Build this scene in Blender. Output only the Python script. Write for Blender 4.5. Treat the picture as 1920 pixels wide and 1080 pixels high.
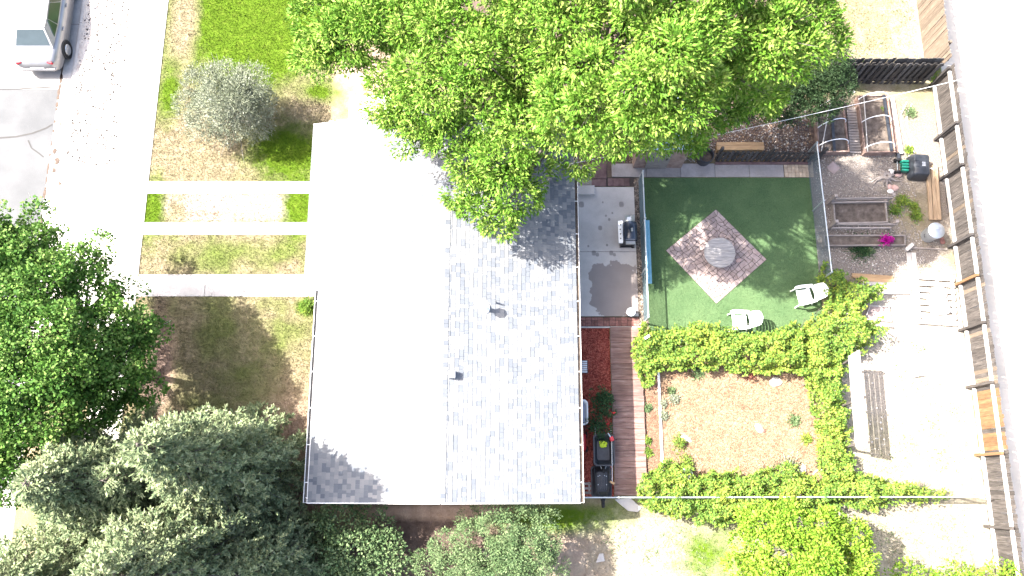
import bpy, bmesh, math, random
import numpy as np
from mathutils import Vector, Matrix

for o in list(bpy.data.objects):
    bpy.data.objects.remove(o, do_unlink=True)
random.seed(7)
rng = np.random.default_rng(11)
SC = bpy.context.scene
COL = SC.collection
R = math.radians

# ------------------------------------------------------------------ camera
CAM_H = 29.0
FPX = 1550.0                       # focal length in pixels of a 1920 px wide frame
TILT = math.atan(375.0 / FPX)      # a drone camera looking almost straight down
cd = bpy.data.cameras.new('camera')
cam = bpy.data.objects.new('camera', cd)
COL.objects.link(cam)
cam.location = (0, 0, CAM_H)
cam.rotation_euler = (TILT, 0, 0)
cd.sensor_width = 36.0
cd.lens = FPX / 1920.0 * 36.0
cd.clip_start = 0.5
cd.clip_end = 1200
SC.camera = cam

# ------------------------------------------------------------------ sky, sun, exposure
SUN_TRAVEL = Vector((0.785, -0.20, -1.0)).normalized()      # the way the light travels
elev = math.asin(-SUN_TRAVEL.z)
to_sun = -SUN_TRAVEL
azim = math.atan2(to_sun.x, to_sun.y)                       # clockwise from +Y
world = bpy.data.worlds.new('World')
SC.world = world
world.use_nodes = True
wn = world.node_tree
for n in list(wn.nodes):
    wn.nodes.remove(n)
sky = wn.nodes.new('ShaderNodeTexSky')
sky.sky_type = 'NISHITA'
sky.sun_disc = False
sky.sun_elevation = elev
sky.sun_rotation = azim
sky.altitude = 300
sky.air_density = 0.9
sky.ozone_density = 0.4
sky.dust_density = 6.0
bg = wn.nodes.new('ShaderNodeBackground')
bg.inputs['Strength'].default_value = 0.128
wo = wn.nodes.new('ShaderNodeOutputWorld')
wn.links.new(sky.outputs[0], bg.inputs[0])
wn.links.new(bg.outputs[0], wo.inputs[0])
sl = bpy.data.lights.new('sun', 'SUN')
sl.energy = 4.5
sl.angle = R(0.53)
sl.color = (1.0, 0.955, 0.89)
sun = bpy.data.objects.new('sun', sl)
COL.objects.link(sun)
sun.rotation_euler = SUN_TRAVEL.to_track_quat('-Z', 'Y').to_euler()
sun.location = (-20, 5, 30)
SC.view_settings.view_transform = 'Standard'
SC.view_settings.look = 'None'
SC.view_settings.gamma = 1.0
SC.view_settings.exposure = 2.5
SC.view_settings.use_curve_mapping = False
SC.render.resolution_x = 1024
SC.render.resolution_y = 576

# ------------------------------------------------------------------ helpers
def at(px, py, z=0.0):
    """survey: point of the photograph (1920 px wide) at a known height -> metres on the plot"""
    u = (px - 960.0) / FPX
    v = (py - 540.0) / FPX
    k = (CAM_H - z) / (math.cos(TILT) + v * math.sin(TILT))
    return Vector((u * k, (math.sin(TILT) - v * math.cos(TILT)) * k, z))

LOCALS = set()

def root_of(o):
    while o.parent:
        o = o.parent
    return o

def thing(name, label, cat, loc=(0, 0, 0), group=None, rz=0.0, local=False):
    o = bpy.data.objects.new(name, None)
    o.empty_display_size = 0.2
    COL.objects.link(o)
    o.location = loc
    o.rotation_euler = (0, 0, rz)
    tag(o, label, cat, group)
    if local:
        LOCALS.add(o.name)
    return o

def tag(o, label=None, cat=None, group=None, kind=None):
    if label: o['label'] = label
    if cat: o['category'] = cat
    if group: o['group'] = group
    if kind: o['kind'] = kind
    return o

def link(name, me, mat=None, parent=None, loc=(0, 0, 0), rot=(0, 0, 0), scale=(1, 1, 1), world_loc=False):
    o = bpy.data.objects.new(name, me)
    COL.objects.link(o)
    if mat is not None and len(me.materials) == 0:
        me.materials.append(mat)
    loc = Vector(loc)
    if parent is not None:
        o.parent = parent
        if world_loc:
            loc = loc - Vector(root_of(parent).location)
    o.location = loc
    o.rotation_euler = rot
    o.scale = scale
    return o

class MB:
    def __init__(self):
        self.v = []
        self.f = []
    def add(self, vs, fs):
        b = len(self.v)
        self.v += [tuple(p) for p in vs]
        self.f += [tuple(i + b for i in f) for f in fs]
        return self
    def box(self, c, s, rz=0.0, rx=0.0, ry=0.0):
        hx, hy, hz = s[0] / 2, s[1] / 2, s[2] / 2
        m = Matrix.Rotation(rz, 3, 'Z') @ Matrix.Rotation(ry, 3, 'Y') @ Matrix.Rotation(rx, 3, 'X')
        c = Vector(c)
        vs = [c + m @ Vector((x, y, z)) for x in (-hx, hx) for y in (-hy, hy) for z in (-hz, hz)]
        return self.add(vs, [(0, 1, 3, 2), (4, 6, 7, 5), (0, 4, 5, 1), (2, 3, 7, 6), (0, 2, 6, 4), (1, 5, 7, 3)])
    def bb(self, x0, x1, y0, y1, z0, z1):
        return self.box(((x0 + x1) / 2, (y0 + y1) / 2, (z0 + z1) / 2), (abs(x1 - x0), abs(y1 - y0), abs(z1 - z0)))
    def beam(self, a, b, w, h, up=(0, 0, 1)):
        a = Vector(a); b = Vector(b)
        d = (b - a).normalized()
        up = Vector(up)
        if abs(d.dot(up)) > 0.98: up = Vector((0, 1, 0))
        s = d.cross(up).normalized(); t = s.cross(d)
        vs = []
        for p in (a, b):
            for i, j in ((-1, -1), (1, -1), (1, 1), (-1, 1)):
                vs.append(p + s * (i * w / 2) + t * (j * h / 2))
        return self.add(vs, [(0, 3, 2, 1), (4, 5, 6, 7), (0, 1, 5, 4), (1, 2, 6, 5), (2, 3, 7, 6), (3, 0, 4, 7)])
    def prism(self, poly, z0, z1):
        n = len(poly)
        vs = [(p[0], p[1], z0) for p in poly] + [(p[0], p[1], z1) for p in poly]
        fs = [tuple(range(n, 2 * n)), tuple(reversed(range(n)))]
        fs += [(i, (i + 1) % n, n + (i + 1) % n, n + i) for i in range(n)]
        return self.add(vs, fs)
    def poly(self, pts):
        return self.add(pts, [tuple(range(len(pts)))])
    def tube(self, pts, r, n=8, cap=True):
        pts = [Vector(p) for p in pts]
        rs = r if isinstance(r, (list, tuple)) else [r] * len(pts)
        vs = []; fs = []
        prev = None
        for i, p in enumerate(pts):
            d = (pts[min(i + 1, len(pts) - 1)] - pts[max(i - 1, 0)]).normalized()
            ref = prev if prev is not None else (Vector((0, 0, 1)) if abs(d.z) < 0.9 else Vector((1, 0, 0)))
            s = d.cross(ref)
            if s.length < 1e-4: s = d.cross(Vector((0, 1, 0)))
            s.normalize(); t = s.cross(d)
            prev = t
            for k in range(n):
                a = 2 * math.pi * k / n
                vs.append(p + (s * math.cos(a) + t * math.sin(a)) * rs[i])
        for i in range(len(pts) - 1):
            for k in range(n):
                fs.append((i * n + k, i * n + (k + 1) % n, (i + 1) * n + (k + 1) % n, (i + 1) * n + k))
        if cap:
            fs.append(tuple(reversed(range(n))))
            fs.append(tuple(range((len(pts) - 1) * n, len(pts) * n)))
        return self.add(vs, fs)
    def lathe(self, prof, c=(0, 0, 0), n=24, cap=True, jit=0.0):
        vs = []; fs = []
        for (r, z) in prof:
            for k in range(n):
                a = 2 * math.pi * k / n
                j = 1 + (random.random() - .5) * jit
                vs.append((c[0] + r * j * math.cos(a), c[1] + r * j * math.sin(a), c[2] + z))
        for i in range(len(prof) - 1):
            for k in range(n):
                fs.append((i * n + k, i * n + (k + 1) % n, (i + 1) * n + (k + 1) % n, (i + 1) * n + k))
        if cap:
            fs.append(tuple(reversed(range(n))))
            fs.append(tuple(range((len(prof) - 1) * n, len(prof) * n)))
        return self.add(vs, fs)
    def loft(self, rings, closed=True, cap=True):
        n = len(rings[0]); b = []
        fs = []
        for r in rings: b += list(r)
        m = n if closed else n - 1
        for i in range(len(rings) - 1):
            for k in range(m):
                fs.append((i * n + k, i * n + (k + 1) % n, (i + 1) * n + (k + 1) % n, (i + 1) * n + k))
        if cap:
            fs.append(tuple(reversed(range(n))))
            fs.append(tuple(range((len(rings) - 1) * n, len(rings) * n)))
        return self.add(b, fs)
    def mesh(self, name, mat=None, smooth=False, off=(0, 0, 0)):
        me = bpy.data.meshes.new(name)
        ox, oy, oz = off
        me.from_pydata([(p[0] - ox, p[1] - oy, p[2] - oz) for p in self.v], [], self.f)
        if smooth:
            me.polygons.foreach_set('use_smooth', [True] * len(me.polygons))
            try: me.set_sharp_from_angle(angle=R(42))
            except Exception: pass
        bm = bmesh.new(); bm.from_mesh(me)
        bmesh.ops.recalc_face_normals(bm, faces=bm.faces)
        bm.to_mesh(me); bm.free()
        if mat is not None: me.materials.append(mat)
        return me
    def build(self, name, mat, parent=None, smooth=False, bevel=0.0):
        off = (0, 0, 0)
        if parent is not None:
            r = root_of(parent)
            if r.name not in LOCALS: off = tuple(r.location)
        me = self.mesh(name, None, smooth, off)
        if bevel > 0:
            bm = bmesh.new(); bm.from_mesh(me)
            bmesh.ops.bevel(bm, geom=list(bm.edges), offset=bevel, segments=1, affect='EDGES', profile=0.5)
            bm.to_mesh(me); bm.free()
        return link(name, me, mat, parent)

# ------------------------------------------------------------------ procedural materials
def new_mat(name):
    m = bpy.data.materials.new(name)
    m.use_nodes = True
    nt = m.node_tree
    for n in list(nt.nodes): nt.nodes.remove(n)
    return m, nt

def N(nt, t, **kw):
    n = nt.nodes.new(t)
    for k, v in kw.items(): setattr(n, k, v)
    return n

def math_node(nt, op, a, b=None, clamp=False):
    n = N(nt, 'ShaderNodeMath', operation=op, use_clamp=clamp)
    for i, x in enumerate((a, b)):
        if x is None: continue
        if hasattr(x, 'is_linked'): nt.links.new(x, n.inputs[i])
        else: n.inputs[i].default_value = x
    return n.outputs[0]

def pos_vec(nt, stretch=(1, 1, 1), obj=False):
    if obj:
        src = N(nt, 'ShaderNodeTexCoord').outputs['Object']
    else:
        src = N(nt, 'ShaderNodeNewGeometry').outputs['Position']
    mp = N(nt, 'ShaderNodeMapping')
    mp.inputs['Scale'].default_value = stretch
    nt.links.new(src, mp.inputs[0])
    return mp.outputs[0]

def noise(nt, vec, scale, detail=4.0, rough=0.55, dist=0.0):
    n = N(nt, 'ShaderNodeTexNoise')
    n.inputs['Scale'].default_value = scale
    n.inputs['Detail'].default_value = detail
    n.inputs['Roughness'].default_value = rough
    n.inputs['Distortion'].default_value = dist
    nt.links.new(vec, n.inputs['Vector'])
    return n.outputs['Fac']

def ramp(nt, fac, stops):
    r = N(nt, 'ShaderNodeValToRGB')
    els = r.color_ramp.elements
    while len(els) < len(stops): els.new(0.5)
    for e, (p, c) in zip(els, stops):
        e.position = p
        e.color = (c[0], c[1], c[2], 1)
    nt.links.new(fac, r.inputs[0])
    return r.outputs[0]

def island_random(nt):
    oi = N(nt, 'ShaderNodeObjectInfo')
    ge = N(nt, 'ShaderNodeNewGeometry')
    s = math_node(nt, 'ADD', oi.outputs['Random'], ge.outputs['Random Per Island'])
    return math_node(nt, 'FRACT', s)

def value_scale(nt, col, val):
    mx = N(nt, 'ShaderNodeMix', data_type='RGBA', blend_type='MULTIPLY')
    mx.inputs[0].default_value = 1.0
    nt.links.new(col, mx.inputs[6])
    cc = N(nt, 'ShaderNodeCombineColor')
    for i in range(3): nt.links.new(val, cc.inputs[i])
    nt.links.new(cc.outputs[0], mx.inputs[7])
    return mx.outputs[2]

def mixc(nt, fac, a, b):
    mx = N(nt, 'ShaderNodeMix', data_type='RGBA')
    if hasattr(fac, 'is_linked'): nt.links.new(fac, mx.inputs[0])
    else: mx.inputs[0].default_value = fac
    for x, i in ((a, 6), (b, 7)):
        if hasattr(x, 'is_linked'): nt.links.new(x, mx.inputs[i])
        else: mx.inputs[i].default_value = (x[0], x[1], x[2], 1)
    return mx.outputs[2]

def finish(m, nt, col, rough=0.8, metallic=0.0, spec=0.3, bump=None, bstr=0.3, bdist=0.01, transl=0.0):
    b = N(nt, 'ShaderNodeBsdfPrincipled')
    if hasattr(col, 'is_linked'): nt.links.new(col, b.inputs['Base Color'])
    else: b.inputs['Base Color'].default_value = (col[0], col[1], col[2], 1)
    if hasattr(rough, 'is_linked'): nt.links.new(rough, b.inputs['Roughness'])
    else: b.inputs['Roughness'].default_value = rough
    b.inputs['Metallic'].default_value = metallic
    b.inputs['Specular IOR Level'].default_value = spec
    if bump is not None:
        bp = N(nt, 'ShaderNodeBump')
        bp.inputs['Strength'].default_value = bstr
        bp.inputs['Distance'].default_value = bdist
        nt.links.new(bump, bp.inputs['Height'])
        nt.links.new(bp.outputs[0], b.inputs['Normal'])
    out = N(nt, 'ShaderNodeOutputMaterial')
    if transl > 0:
        tr = N(nt, 'ShaderNodeBsdfTranslucent')
        if hasattr(col, 'is_linked'): nt.links.new(col, tr.inputs[0])
        else: tr.inputs[0].default_value = (col[0], col[1], col[2], 1)
        ms = N(nt, 'ShaderNodeMixShader')
        ms.inputs[0].default_value = transl
        nt.links.new(b.outputs[0], ms.inputs[1])
        nt.links.new(tr.outputs[0], ms.inputs[2])
        nt.links.new(ms.outputs[0], out.inputs[0])
    else:
        nt.links.new(b.outputs[0], out.inputs[0])
    return m

def mat(name, stops, scale=6.0, rough=0.8, rnd=0.0, bump=0.0, bscale=40.0, stretch=(1, 1, 1), metallic=0.0,
        spec=0.3, obj=False, detail=5.0, transl=0.0, dist=0.0, fine=0.0):
    """noise -> colour ramp, plus an optional random value for each piece and fine bump"""
    m, nt = new_mat(name)
    if not isinstance(stops, list): stops = [(0.3, tuple(c * 0.85 for c in stops)), (0.7, tuple(c * 1.12 for c in stops))]
    v = pos_vec(nt, stretch, obj)
    c = ramp(nt, noise(nt, v, scale, detail, 0.6, dist), stops)
    if fine > 0:
        fn = noise(nt, v, scale * 9, 3.0)
        c = value_scale(nt, c, math_node(nt, 'ADD', math_node(nt, 'MULTIPLY', fn, 2 * fine), 1 - fine))
    if rnd > 0:
        r = island_random(nt)
        c = value_scale(nt, c, math_node(nt, 'ADD', math_node(nt, 'MULTIPLY', r, 2 * rnd), 1 - rnd))
    bn = noise(nt, v, bscale, 4.0) if bump > 0 else None
    return finish(m, nt, c, rough, metallic, spec, bn, min(1.0, bump), 0.02, transl)

def leaf_mat(name, dark, mid, light, transl=0.35, rough=0.6, spec=0.14, patch=0.55):
    m, nt = new_mat(name)
    v = pos_vec(nt)
    r = island_random(nt)
    p = noise(nt, v, 0.9, 2.0)
    k = math_node(nt, 'ADD', math_node(nt, 'MULTIPLY', r, 1 - patch), math_node(nt, 'MULTIPLY', p, patch))
    c = ramp(nt, k, [(0.2, dark), (0.5, mid), (0.8, light)])
    return finish(m, nt, c, rough, 0.0, spec, None, transl=transl)

MT = {}
MT['concrete'] = mat('concrete', [(0.25, (.33, .31, .29)), (0.75, (.45, .43, .41))], 1.6, .85, rnd=.07, bump=.25, bscale=60, fine=.12)
MT['pale_concrete'] = mat('pale_concrete', [(0.25, (.42, .40, .37)), (0.75, (.55, .52, .48))], 2.0, .85, rnd=.05, bump=.2, bscale=70, fine=.1)
MT['gutter_concrete'] = mat('gutter_concrete', [(0.3, (.30, .28, .26)), (0.8, (.48, .45, .42))], 2.5, .9, bump=.25, fine=.15)
MT['path_concrete'] = mat('path_concrete', [(0.25, (.20, .178, .168)), (0.75, (.30, .272, .26))], 1.8, .85, rnd=.08, bump=.25, bscale=60, fine=.18)
MT['wood_grey'] = mat('wood_grey', [(0.3, (.15, .125, .11)), (0.7, (.30, .265, .24))], 5, .85, rnd=.22, stretch=(1, 7, 7), bump=.3, bscale=14)
MT['wood_deck'] = mat('wood_deck', [(0.25, (.10, .055, .045)), (0.55, (.175, .110, .094)), (0.8, (.27, .20, .18))], 2.2, .8, rnd=.16, stretch=(1, 9, 5), bump=.3, bscale=12, fine=.1)
MT['wood_fence'] = mat('wood_fence', [(0.3, (.026, .022, .020)), (0.55, (.060, .052, .047)), (0.85, (.115, .102, .093))], 4, .9, rnd=.3, stretch=(7, 7, .7), bump=.3, bscale=10)
MT['wood_rail'] = mat('wood_rail', [(0.3, (.36, .34, .31)), (0.8, (.52, .50, .46))], 6, .85, rnd=.1, stretch=(6, .6, 6))
MT['wood_orange'] = mat('wood_orange', [(0.3, (.10, .05, .024)), (0.7, (.19, .105, .05))], 4, .85, rnd=.25, stretch=(7, 7, .8), bump=.2, bscale=10)
MT['wood_tan'] = mat('wood_tan', [(0.3, (.085, .064, .046)), (0.7, (.15, .118, .09))], 4, .85, rnd=.22, stretch=(7, 7, .8), bump=.2, bscale=10)
MT['wood_new'] = mat('wood_new', [(0.3, (.26, .16, .08)), (0.7, (.40, .27, .15))], 4, .75, rnd=.14, stretch=(.8, 7, 7))
MT['wood_dark'] = mat('wood_dark', [(0.3, (.022, .020, .020)), (0.7, (.07, .062, .058))], 5, .85, rnd=.3, stretch=(6, 6, 1))
MT['wood_charcoal'] = mat('wood_charcoal', [(0.3, (.030, .029, .030)), (0.7, (.095, .088, .085))], 5, .85, rnd=.4, stretch=(6, 6, 1))
MT['wood_bleached'] = mat('wood_bleached', [(0.3, (.34, .31, .28)), (0.75, (.50, .47, .43))], 4, .85, rnd=.12, stretch=(7, .7, 7))
MT['wood_bed'] = mat('wood_bed', [(0.3, (.14, .085, .065)), (0.7, (.26, .19, .16))], 5, .85, rnd=.15)
MT['timber'] = mat('timber', [(0.3, (.17, .115, .07)), (0.7, (.32, .24, .16))], 3, .85, rnd=.12, stretch=(9, .6, 9))
MT['white_paint'] = mat('white_paint', (.72, .71, .69), 3, .5)
MT['white_plastic'] = mat('white_plastic', (.78, .78, .76), 2, .35, spec=.5)
MT['stucco'] = mat('stucco', (.42, .38, .32), 2, .9, bump=.3, bscale=90)
MT['galv'] = mat('galv', [(0.3, (.45, .48, .50)), (0.7, (.62, .65, .67))], 3, .42, metallic=.75, spec=.5)
MT['steel_pipe'] = mat('steel_pipe', (.42, .46, .48), 3, .45, metallic=.6)
MT['mesh_wire'] = mat('mesh_wire', (.10, .135, .145), 3, .6, metallic=.2)
MT['stainless'] = mat('stainless', (.62, .62, .62), 3, .3, metallic=.8)
MT['black_plastic'] = mat('black_plastic', [(0.3, (.013, .015, .019)), (0.7, (.030, .034, .042))], 6, .42, spec=.45)
MT['black_metal'] = mat('black_metal', (.015, .016, .018), 6, .4, spec=.5)
MT['navy_enamel'] = mat('navy_enamel', (.016, .022, .036), 6, .25, spec=.6)
MT['rubber'] = mat('rubber', (.012, .012, .013), 8, .75)
MT['green_plastic'] = mat('green_plastic', (.006, .13, .085), 4, .4, spec=.5)
MT['blue_paint'] = mat('blue_paint', [(0.3, (.13, .33, .43)), (0.7, (.28, .50, .58))], 7, .6, rnd=.1, stretch=(6, 1, 6))
MT['pale_blue_metal'] = mat('pale_blue_metal', (.33, .44, .52), 2, .5)
MT['red_plastic'] = mat('red_plastic', (.42, .02, .03), 4, .4, spec=.5)
MT['yellow_green'] = mat('yellow_green', (.42, .55, .03), 6, .7)
MT['bluish_tub'] = mat('bluish_tub', (.42, .47, .60), 3, .4, spec=.5)
MT['rock'] = mat('rock', [(0.3, (.26, .20, .17)), (0.7, (.42, .35, .31))], 7, .9, rnd=.2, bump=.5, bscale=22)
MT['pink_rock'] = mat('pink_rock', [(0.3, (.34, .21, .18)), (0.7, (.46, .32, .28))], 7, .9, rnd=.1, bump=.5, bscale=22)
MT['pale_rock'] = mat('pale_rock', [(0.3, (.45, .42, .38)), (0.7, (.62, .59, .55))], 6, .9, rnd=.08, bump=.4, bscale=22)
MT['pebble'] = mat('pebble', [(0.3, (.20, .175, .155)), (0.7, (.36, .33, .30))], 30, .9, rnd=.55)
MT['gravel_brown'] = mat('gravel_brown', [(0.3, (.085, .062, .048)), (0.7, (.30, .25, .20))], 30, .9, rnd=.6)
MT['bark'] = mat('bark', [(0.3, (.055, .045, .038)), (0.7, (.15, .13, .115))], 9, .95, bump=.6, bscale=25)
MT['bark_pale'] = mat('bark_pale', [(0.3, (.14, .125, .11)), (0.7, (.28, .26, .24))], 9, .95, bump=.5, bscale=25)
MT['brick_red'] = mat('brick_red', [(0.3, (.13, .055, .045)), (0.7, (.25, .125, .105))], 12, .9, rnd=.35, bump=.3, bscale=50)
MT['paver_rose'] = mat('paver_rose', [(0.3, (.22, .165, .15)), (0.7, (.32, .26, .245))], 5, .9, rnd=.13, bump=.3, bscale=60, fine=.12)
MT['paver_maroon'] = mat('paver_maroon', [(0.3, (.095, .055, .055)), (0.7, (.16, .105, .10))], 5, .9, rnd=.15, bump=.3, bscale=60)
MT['paver_tan'] = mat('paver_tan', [(0.3, (.30, .23, .16)), (0.7, (.42, .34, .26))], 5, .9, rnd=.14, bump=.3, bscale=60)
MT['joint_sand'] = mat('joint_sand', (.055, .045, .04), 20, .95)
MT['soil'] = mat('soil', [(0.3, (.050, .038, .031)), (0.6, (.115, .093, .077)), (0.8, (.20, .17, .145))], 5, .95, bump=.6, bscale=30, fine=.3)
MT['glass_dark'] = mat('glass_dark', (.03, .05, .035), 2, .08, spec=.8)
MT['glass_sky'] = mat('glass_sky', (.040, .055, .062), 2, .22, spec=.4)
MT['car_paint'] = mat('car_paint', (.26, .255, .26), 2, .32, metallic=.5, spec=.6)
MT['tail_red'] = mat('tail_red', (.35, .01, .02), 3, .15, spec=.6)
MT['wire_white'] = mat('wire_white', (.75, .75, .75), 3, .5)
MT['pvc'] = mat('pvc', (.80, .80, .80), 2, .4, spec=.5)
MT['magenta'] = leaf_mat('magenta', (.28, .005, .17), (.45, .01, .28), (.60, .04, .40), .3)
MT['dry_red_leaf'] = leaf_mat('dry_red_leaf', (.16, .06, .045), (.24, .10, .075), (.30, .15, .11), .2)
MT['red_bloom'] = leaf_mat('red_bloom', (.32, .02, .03), (.50, .04, .05), (.6, .10, .10), .3)
# foliage
MT['ash_leaf'] = leaf_mat('ash_leaf', (.038, .105, .008), (.100, .205, .020), (.270, .345, .080), .17)
MT['maple_leaf'] = leaf_mat('maple_leaf', (.024, .072, .011), (.064, .145, .022), (.190, .280, .075), .18)
MT['spruce_leaf'] = leaf_mat('spruce_leaf', (.100, .148, .076), (.185, .228, .118), (.330, .355, .205), .22, .6)
MT['juniper_leaf'] = leaf_mat('juniper_leaf', (.045, .088, .034), (.098, .150, .064), (.190, .240, .118), .10, .6)
MT['dark_leaf'] = leaf_mat('dark_leaf', (.016, .036, .014), (.030, .056, .022), (.045, .075, .03), .2, .6)
MT['silver_leaf'] = leaf_mat('silver_leaf', (.085, .105, .06), (.17, .19, .13), (.29, .305, .235), .12, .6)
MT['vine_leaf'] = leaf_mat('vine_leaf', (.050, .115, .020), (.125, .205, .034), (.265, .300, .045), .17)
MT['lime_leaf'] = leaf_mat('lime_leaf', (.055, .130, .008), (.130, .230, .020), (.255, .320, .050), .18)
MT['shrub_leaf'] = leaf_mat('shrub_leaf', (.018, .050, .020), (.038, .085, .034), (.07, .125, .05), .25)

# ------------------------------------------------------------------ the plot: ground cover with its own patches
def yard_material(name, amp=0.0):
    m, nt = new_mat(name)
    pv = pos_vec(nt)
    n_big = noise(nt, pv, 0.8, 4.0)
    n_mid = noise(nt, pv, 3.2, 5.0, 0.65)
    n_fine = noise(nt, pv, 22.0, 4.0, 0.7)
    warp = noise(nt, pv, 1.7, 4.0, 0.6)
    warp2 = noise(nt, pv, 9.0, 3.0, 0.6)
    sx = N(nt, 'ShaderNodeSeparateXYZ'); nt.links.new(pv, sx.inputs[0])

    def ell(cx, cy, rx, ry, soft=0.25, amp=0.9):
        dx = math_node(nt, 'DIVIDE', math_node(nt, 'SUBTRACT', sx.outputs[0], cx), rx)
        dy = math_node(nt, 'DIVIDE', math_node(nt, 'SUBTRACT', sx.outputs[1], cy), ry)
        d = math_node(nt, 'SQRT', math_node(nt, 'ADD', math_node(nt, 'MULTIPLY', dx, dx), math_node(nt, 'MULTIPLY', dy, dy)))
        w = math_node(nt, 'ADD', math_node(nt, 'MULTIPLY', math_node(nt, 'SUBTRACT', warp, 0.5), amp),
                      math_node(nt, 'MULTIPLY', math_node(nt, 'SUBTRACT', warp2, 0.5), amp * 0.5))
        d = math_node(nt, 'ADD', d, w)
        mr = N(nt, 'ShaderNodeMapRange')
        mr.inputs['From Min'].default_value = 1 + soft
        mr.inputs['From Max'].default_value = 1 - soft
        nt.links.new(d, mr.inputs[0])
        return mr.outputs[0]

    straw = ramp(nt, n_mid, [(0.25, (.065, .062, .022)), (0.5, (.135, .113, .062)), (0.75, (.25, .205, .135))])
    straw = mixc(nt, math_node(nt, 'MULTIPLY', n_fine, 0.55), straw, (.30, .245, .175))
    green = ramp(nt, n_mid, [(0.25, (.036, .072, .003)), (0.5, (.055, .100, .006)), (0.8, (.095, .130, .016))])
    green = mixc(nt, math_node(nt, 'MULTIPLY', n_fine, 0.25), green, (.10, .15, .012))
    dirt = ramp(nt, n_mid, [(0.25, (.21, .145, .105)), (0.55, (.29, .21, .16)), (0.8, (.35, .27, .21))])
    pale = ramp(nt, n_fine, [(0.3, (.22, .19, .155)), (0.7, (.36, .325, .275))])
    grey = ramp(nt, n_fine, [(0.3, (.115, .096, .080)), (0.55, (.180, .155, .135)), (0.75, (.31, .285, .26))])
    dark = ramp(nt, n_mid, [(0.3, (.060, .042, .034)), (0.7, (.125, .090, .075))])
    sand = ramp(nt, n_mid, [(0.25, (.165, .148, .100)), (0.55, (.24, .217, .163)), (0.8, (.33, .30, .245))])

    c = straw
    # mottled half green turf everywhere in the front and side lawns
    c = mixc(nt, math_node(nt, 'MULTIPLY', ramp(nt, n_big, [(0.45, (0, 0, 0)), (0.62, (1, 1, 1))]), 0.55), c, green)
    L = []
    def p(px, py): return at(px, py)
    def layer(col, px, py, rx, ry, soft=.25, amp=.9, amt=1.0):
        nonlocal c
        q = p(px, py)
        k = ell(q.x, q.y, rx, ry, soft, amp)
        if amt < 1: k = math_node(nt, 'MULTIPLY', k, amt)
        c = mixc(nt, k, c, col)
    # front lawn north: deep green turf, then straw round the silver bush
    layer(green, 560, 20, 5.2, 3.9, .2, .5)
    layer(straw, 345, 40, .55, 2.0, .4, .9)
    layer(straw, 360, 290, 2.6, 1.5, .3, .8)
    layer(straw, 620, 200, 2.0, 1.5, .35, .9)
    layer(dirt, 690, 130, 1.2, 1.2, .4, .9)
    layer(green, 600, 172, .75, .4, .6, 1.6)
    layer(green, 540, 290, 1.5, 1.2, .4, 1.2)
    layer(green, 318, 170, .45, 1.1, .6, 1.6)
    # strips between the driveway ribbons
    layer(pale, 440, 386, 2.7, .62, .3, .8)
    layer(dirt, 400, 402, 1.4, .12, .5, .8)
    layer(straw, 330, 395, .35, .5, .5, .8)
    layer(green, 286, 392, .45, 1.3, .4, 1.2)
    layer(green, 562, 384, .6, 1.3, .35, 1.1)
    layer(green, 445, 475, 2.2, .4, .8, 2.2, .5)
    # front lawn south
    layer(dirt, 530, 800, 1.0, 1.7, .5, 1.2)
    layer(green, 420, 640, 2.0, 1.8, 1.0, 3.4, .3)
    layer(green, 470, 740, 1.0, 1.0, 1.0, 3.4, .35)
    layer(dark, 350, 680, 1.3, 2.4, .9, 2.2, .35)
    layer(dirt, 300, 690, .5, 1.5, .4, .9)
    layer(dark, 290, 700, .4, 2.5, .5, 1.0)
    layer(green, 575, 575, .4, .3, .4, .8)
    # south side yard
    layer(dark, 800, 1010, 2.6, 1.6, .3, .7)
    layer(dirt, 540, 960, 1.6, .8, .4, .9)
    layer(dirt, 820, 960, 2.4, .25, .4, .9)
    layer(dirt, 1090, 1050, 1.6, 1.2, .4, .8)
    layer(green, 1080, 975, 2.2, .45, .4, .9)
    layer(sand, 1260, 1040, 3.0, 1.4, .4, .9)
    layer(sand, 1700, 1010, 4.0, 2.2, .3, .8)
    layer(green, 1330, 1040, .9, .8, .9, 2.4)
    # the back yard beyond the vines
    layer(sand, 1740, 790, 3.3, 4.6, .15, .4)
    layer(pale, 1720, 610, 2.6, 2.2, .2, .5)
    layer(pale, 1700, 700, 2.4, 1.6, .3, .6)
    layer(grey, 1620, 470, 3.2, 1.1, .2, .6)
    layer(grey, 1660, 330, 3.6, 3.4, .15, .4)
    layer(straw, 1690, 215, 1.4, .8, .6, 1.2, .35)
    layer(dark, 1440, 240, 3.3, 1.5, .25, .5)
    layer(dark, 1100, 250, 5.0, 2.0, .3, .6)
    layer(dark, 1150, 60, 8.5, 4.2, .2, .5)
    layer(straw, 1710, 400, .8, 1.0, .7, 1.6)
    # neighbour's yard beyond the north fence
    layer(sand, 1650, 50, 2.6, 2.6, .2, .5)
    layer(straw, 1610, 40, 1.9, 2.0, .5, 1.2)
    spk = N(nt, 'ShaderNodeTexWhiteNoise')
    nt.links.new(pv, spk.inputs[0])
    c = value_scale(nt, c, math_node(nt, 'ADD', math_node(nt, 'MULTIPLY', n_fine, 0.7), 0.62))
    if amp > 0:
        r = island_random(nt)
        c = value_scale(nt, c, math_node(nt, 'ADD', math_node(nt, 'MULTIPLY', r, 2 * amp), 1 - amp))
    return finish(m, nt, c, 0.95, 0, 0.1, n_fine, 0.6, 0.03)

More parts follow.
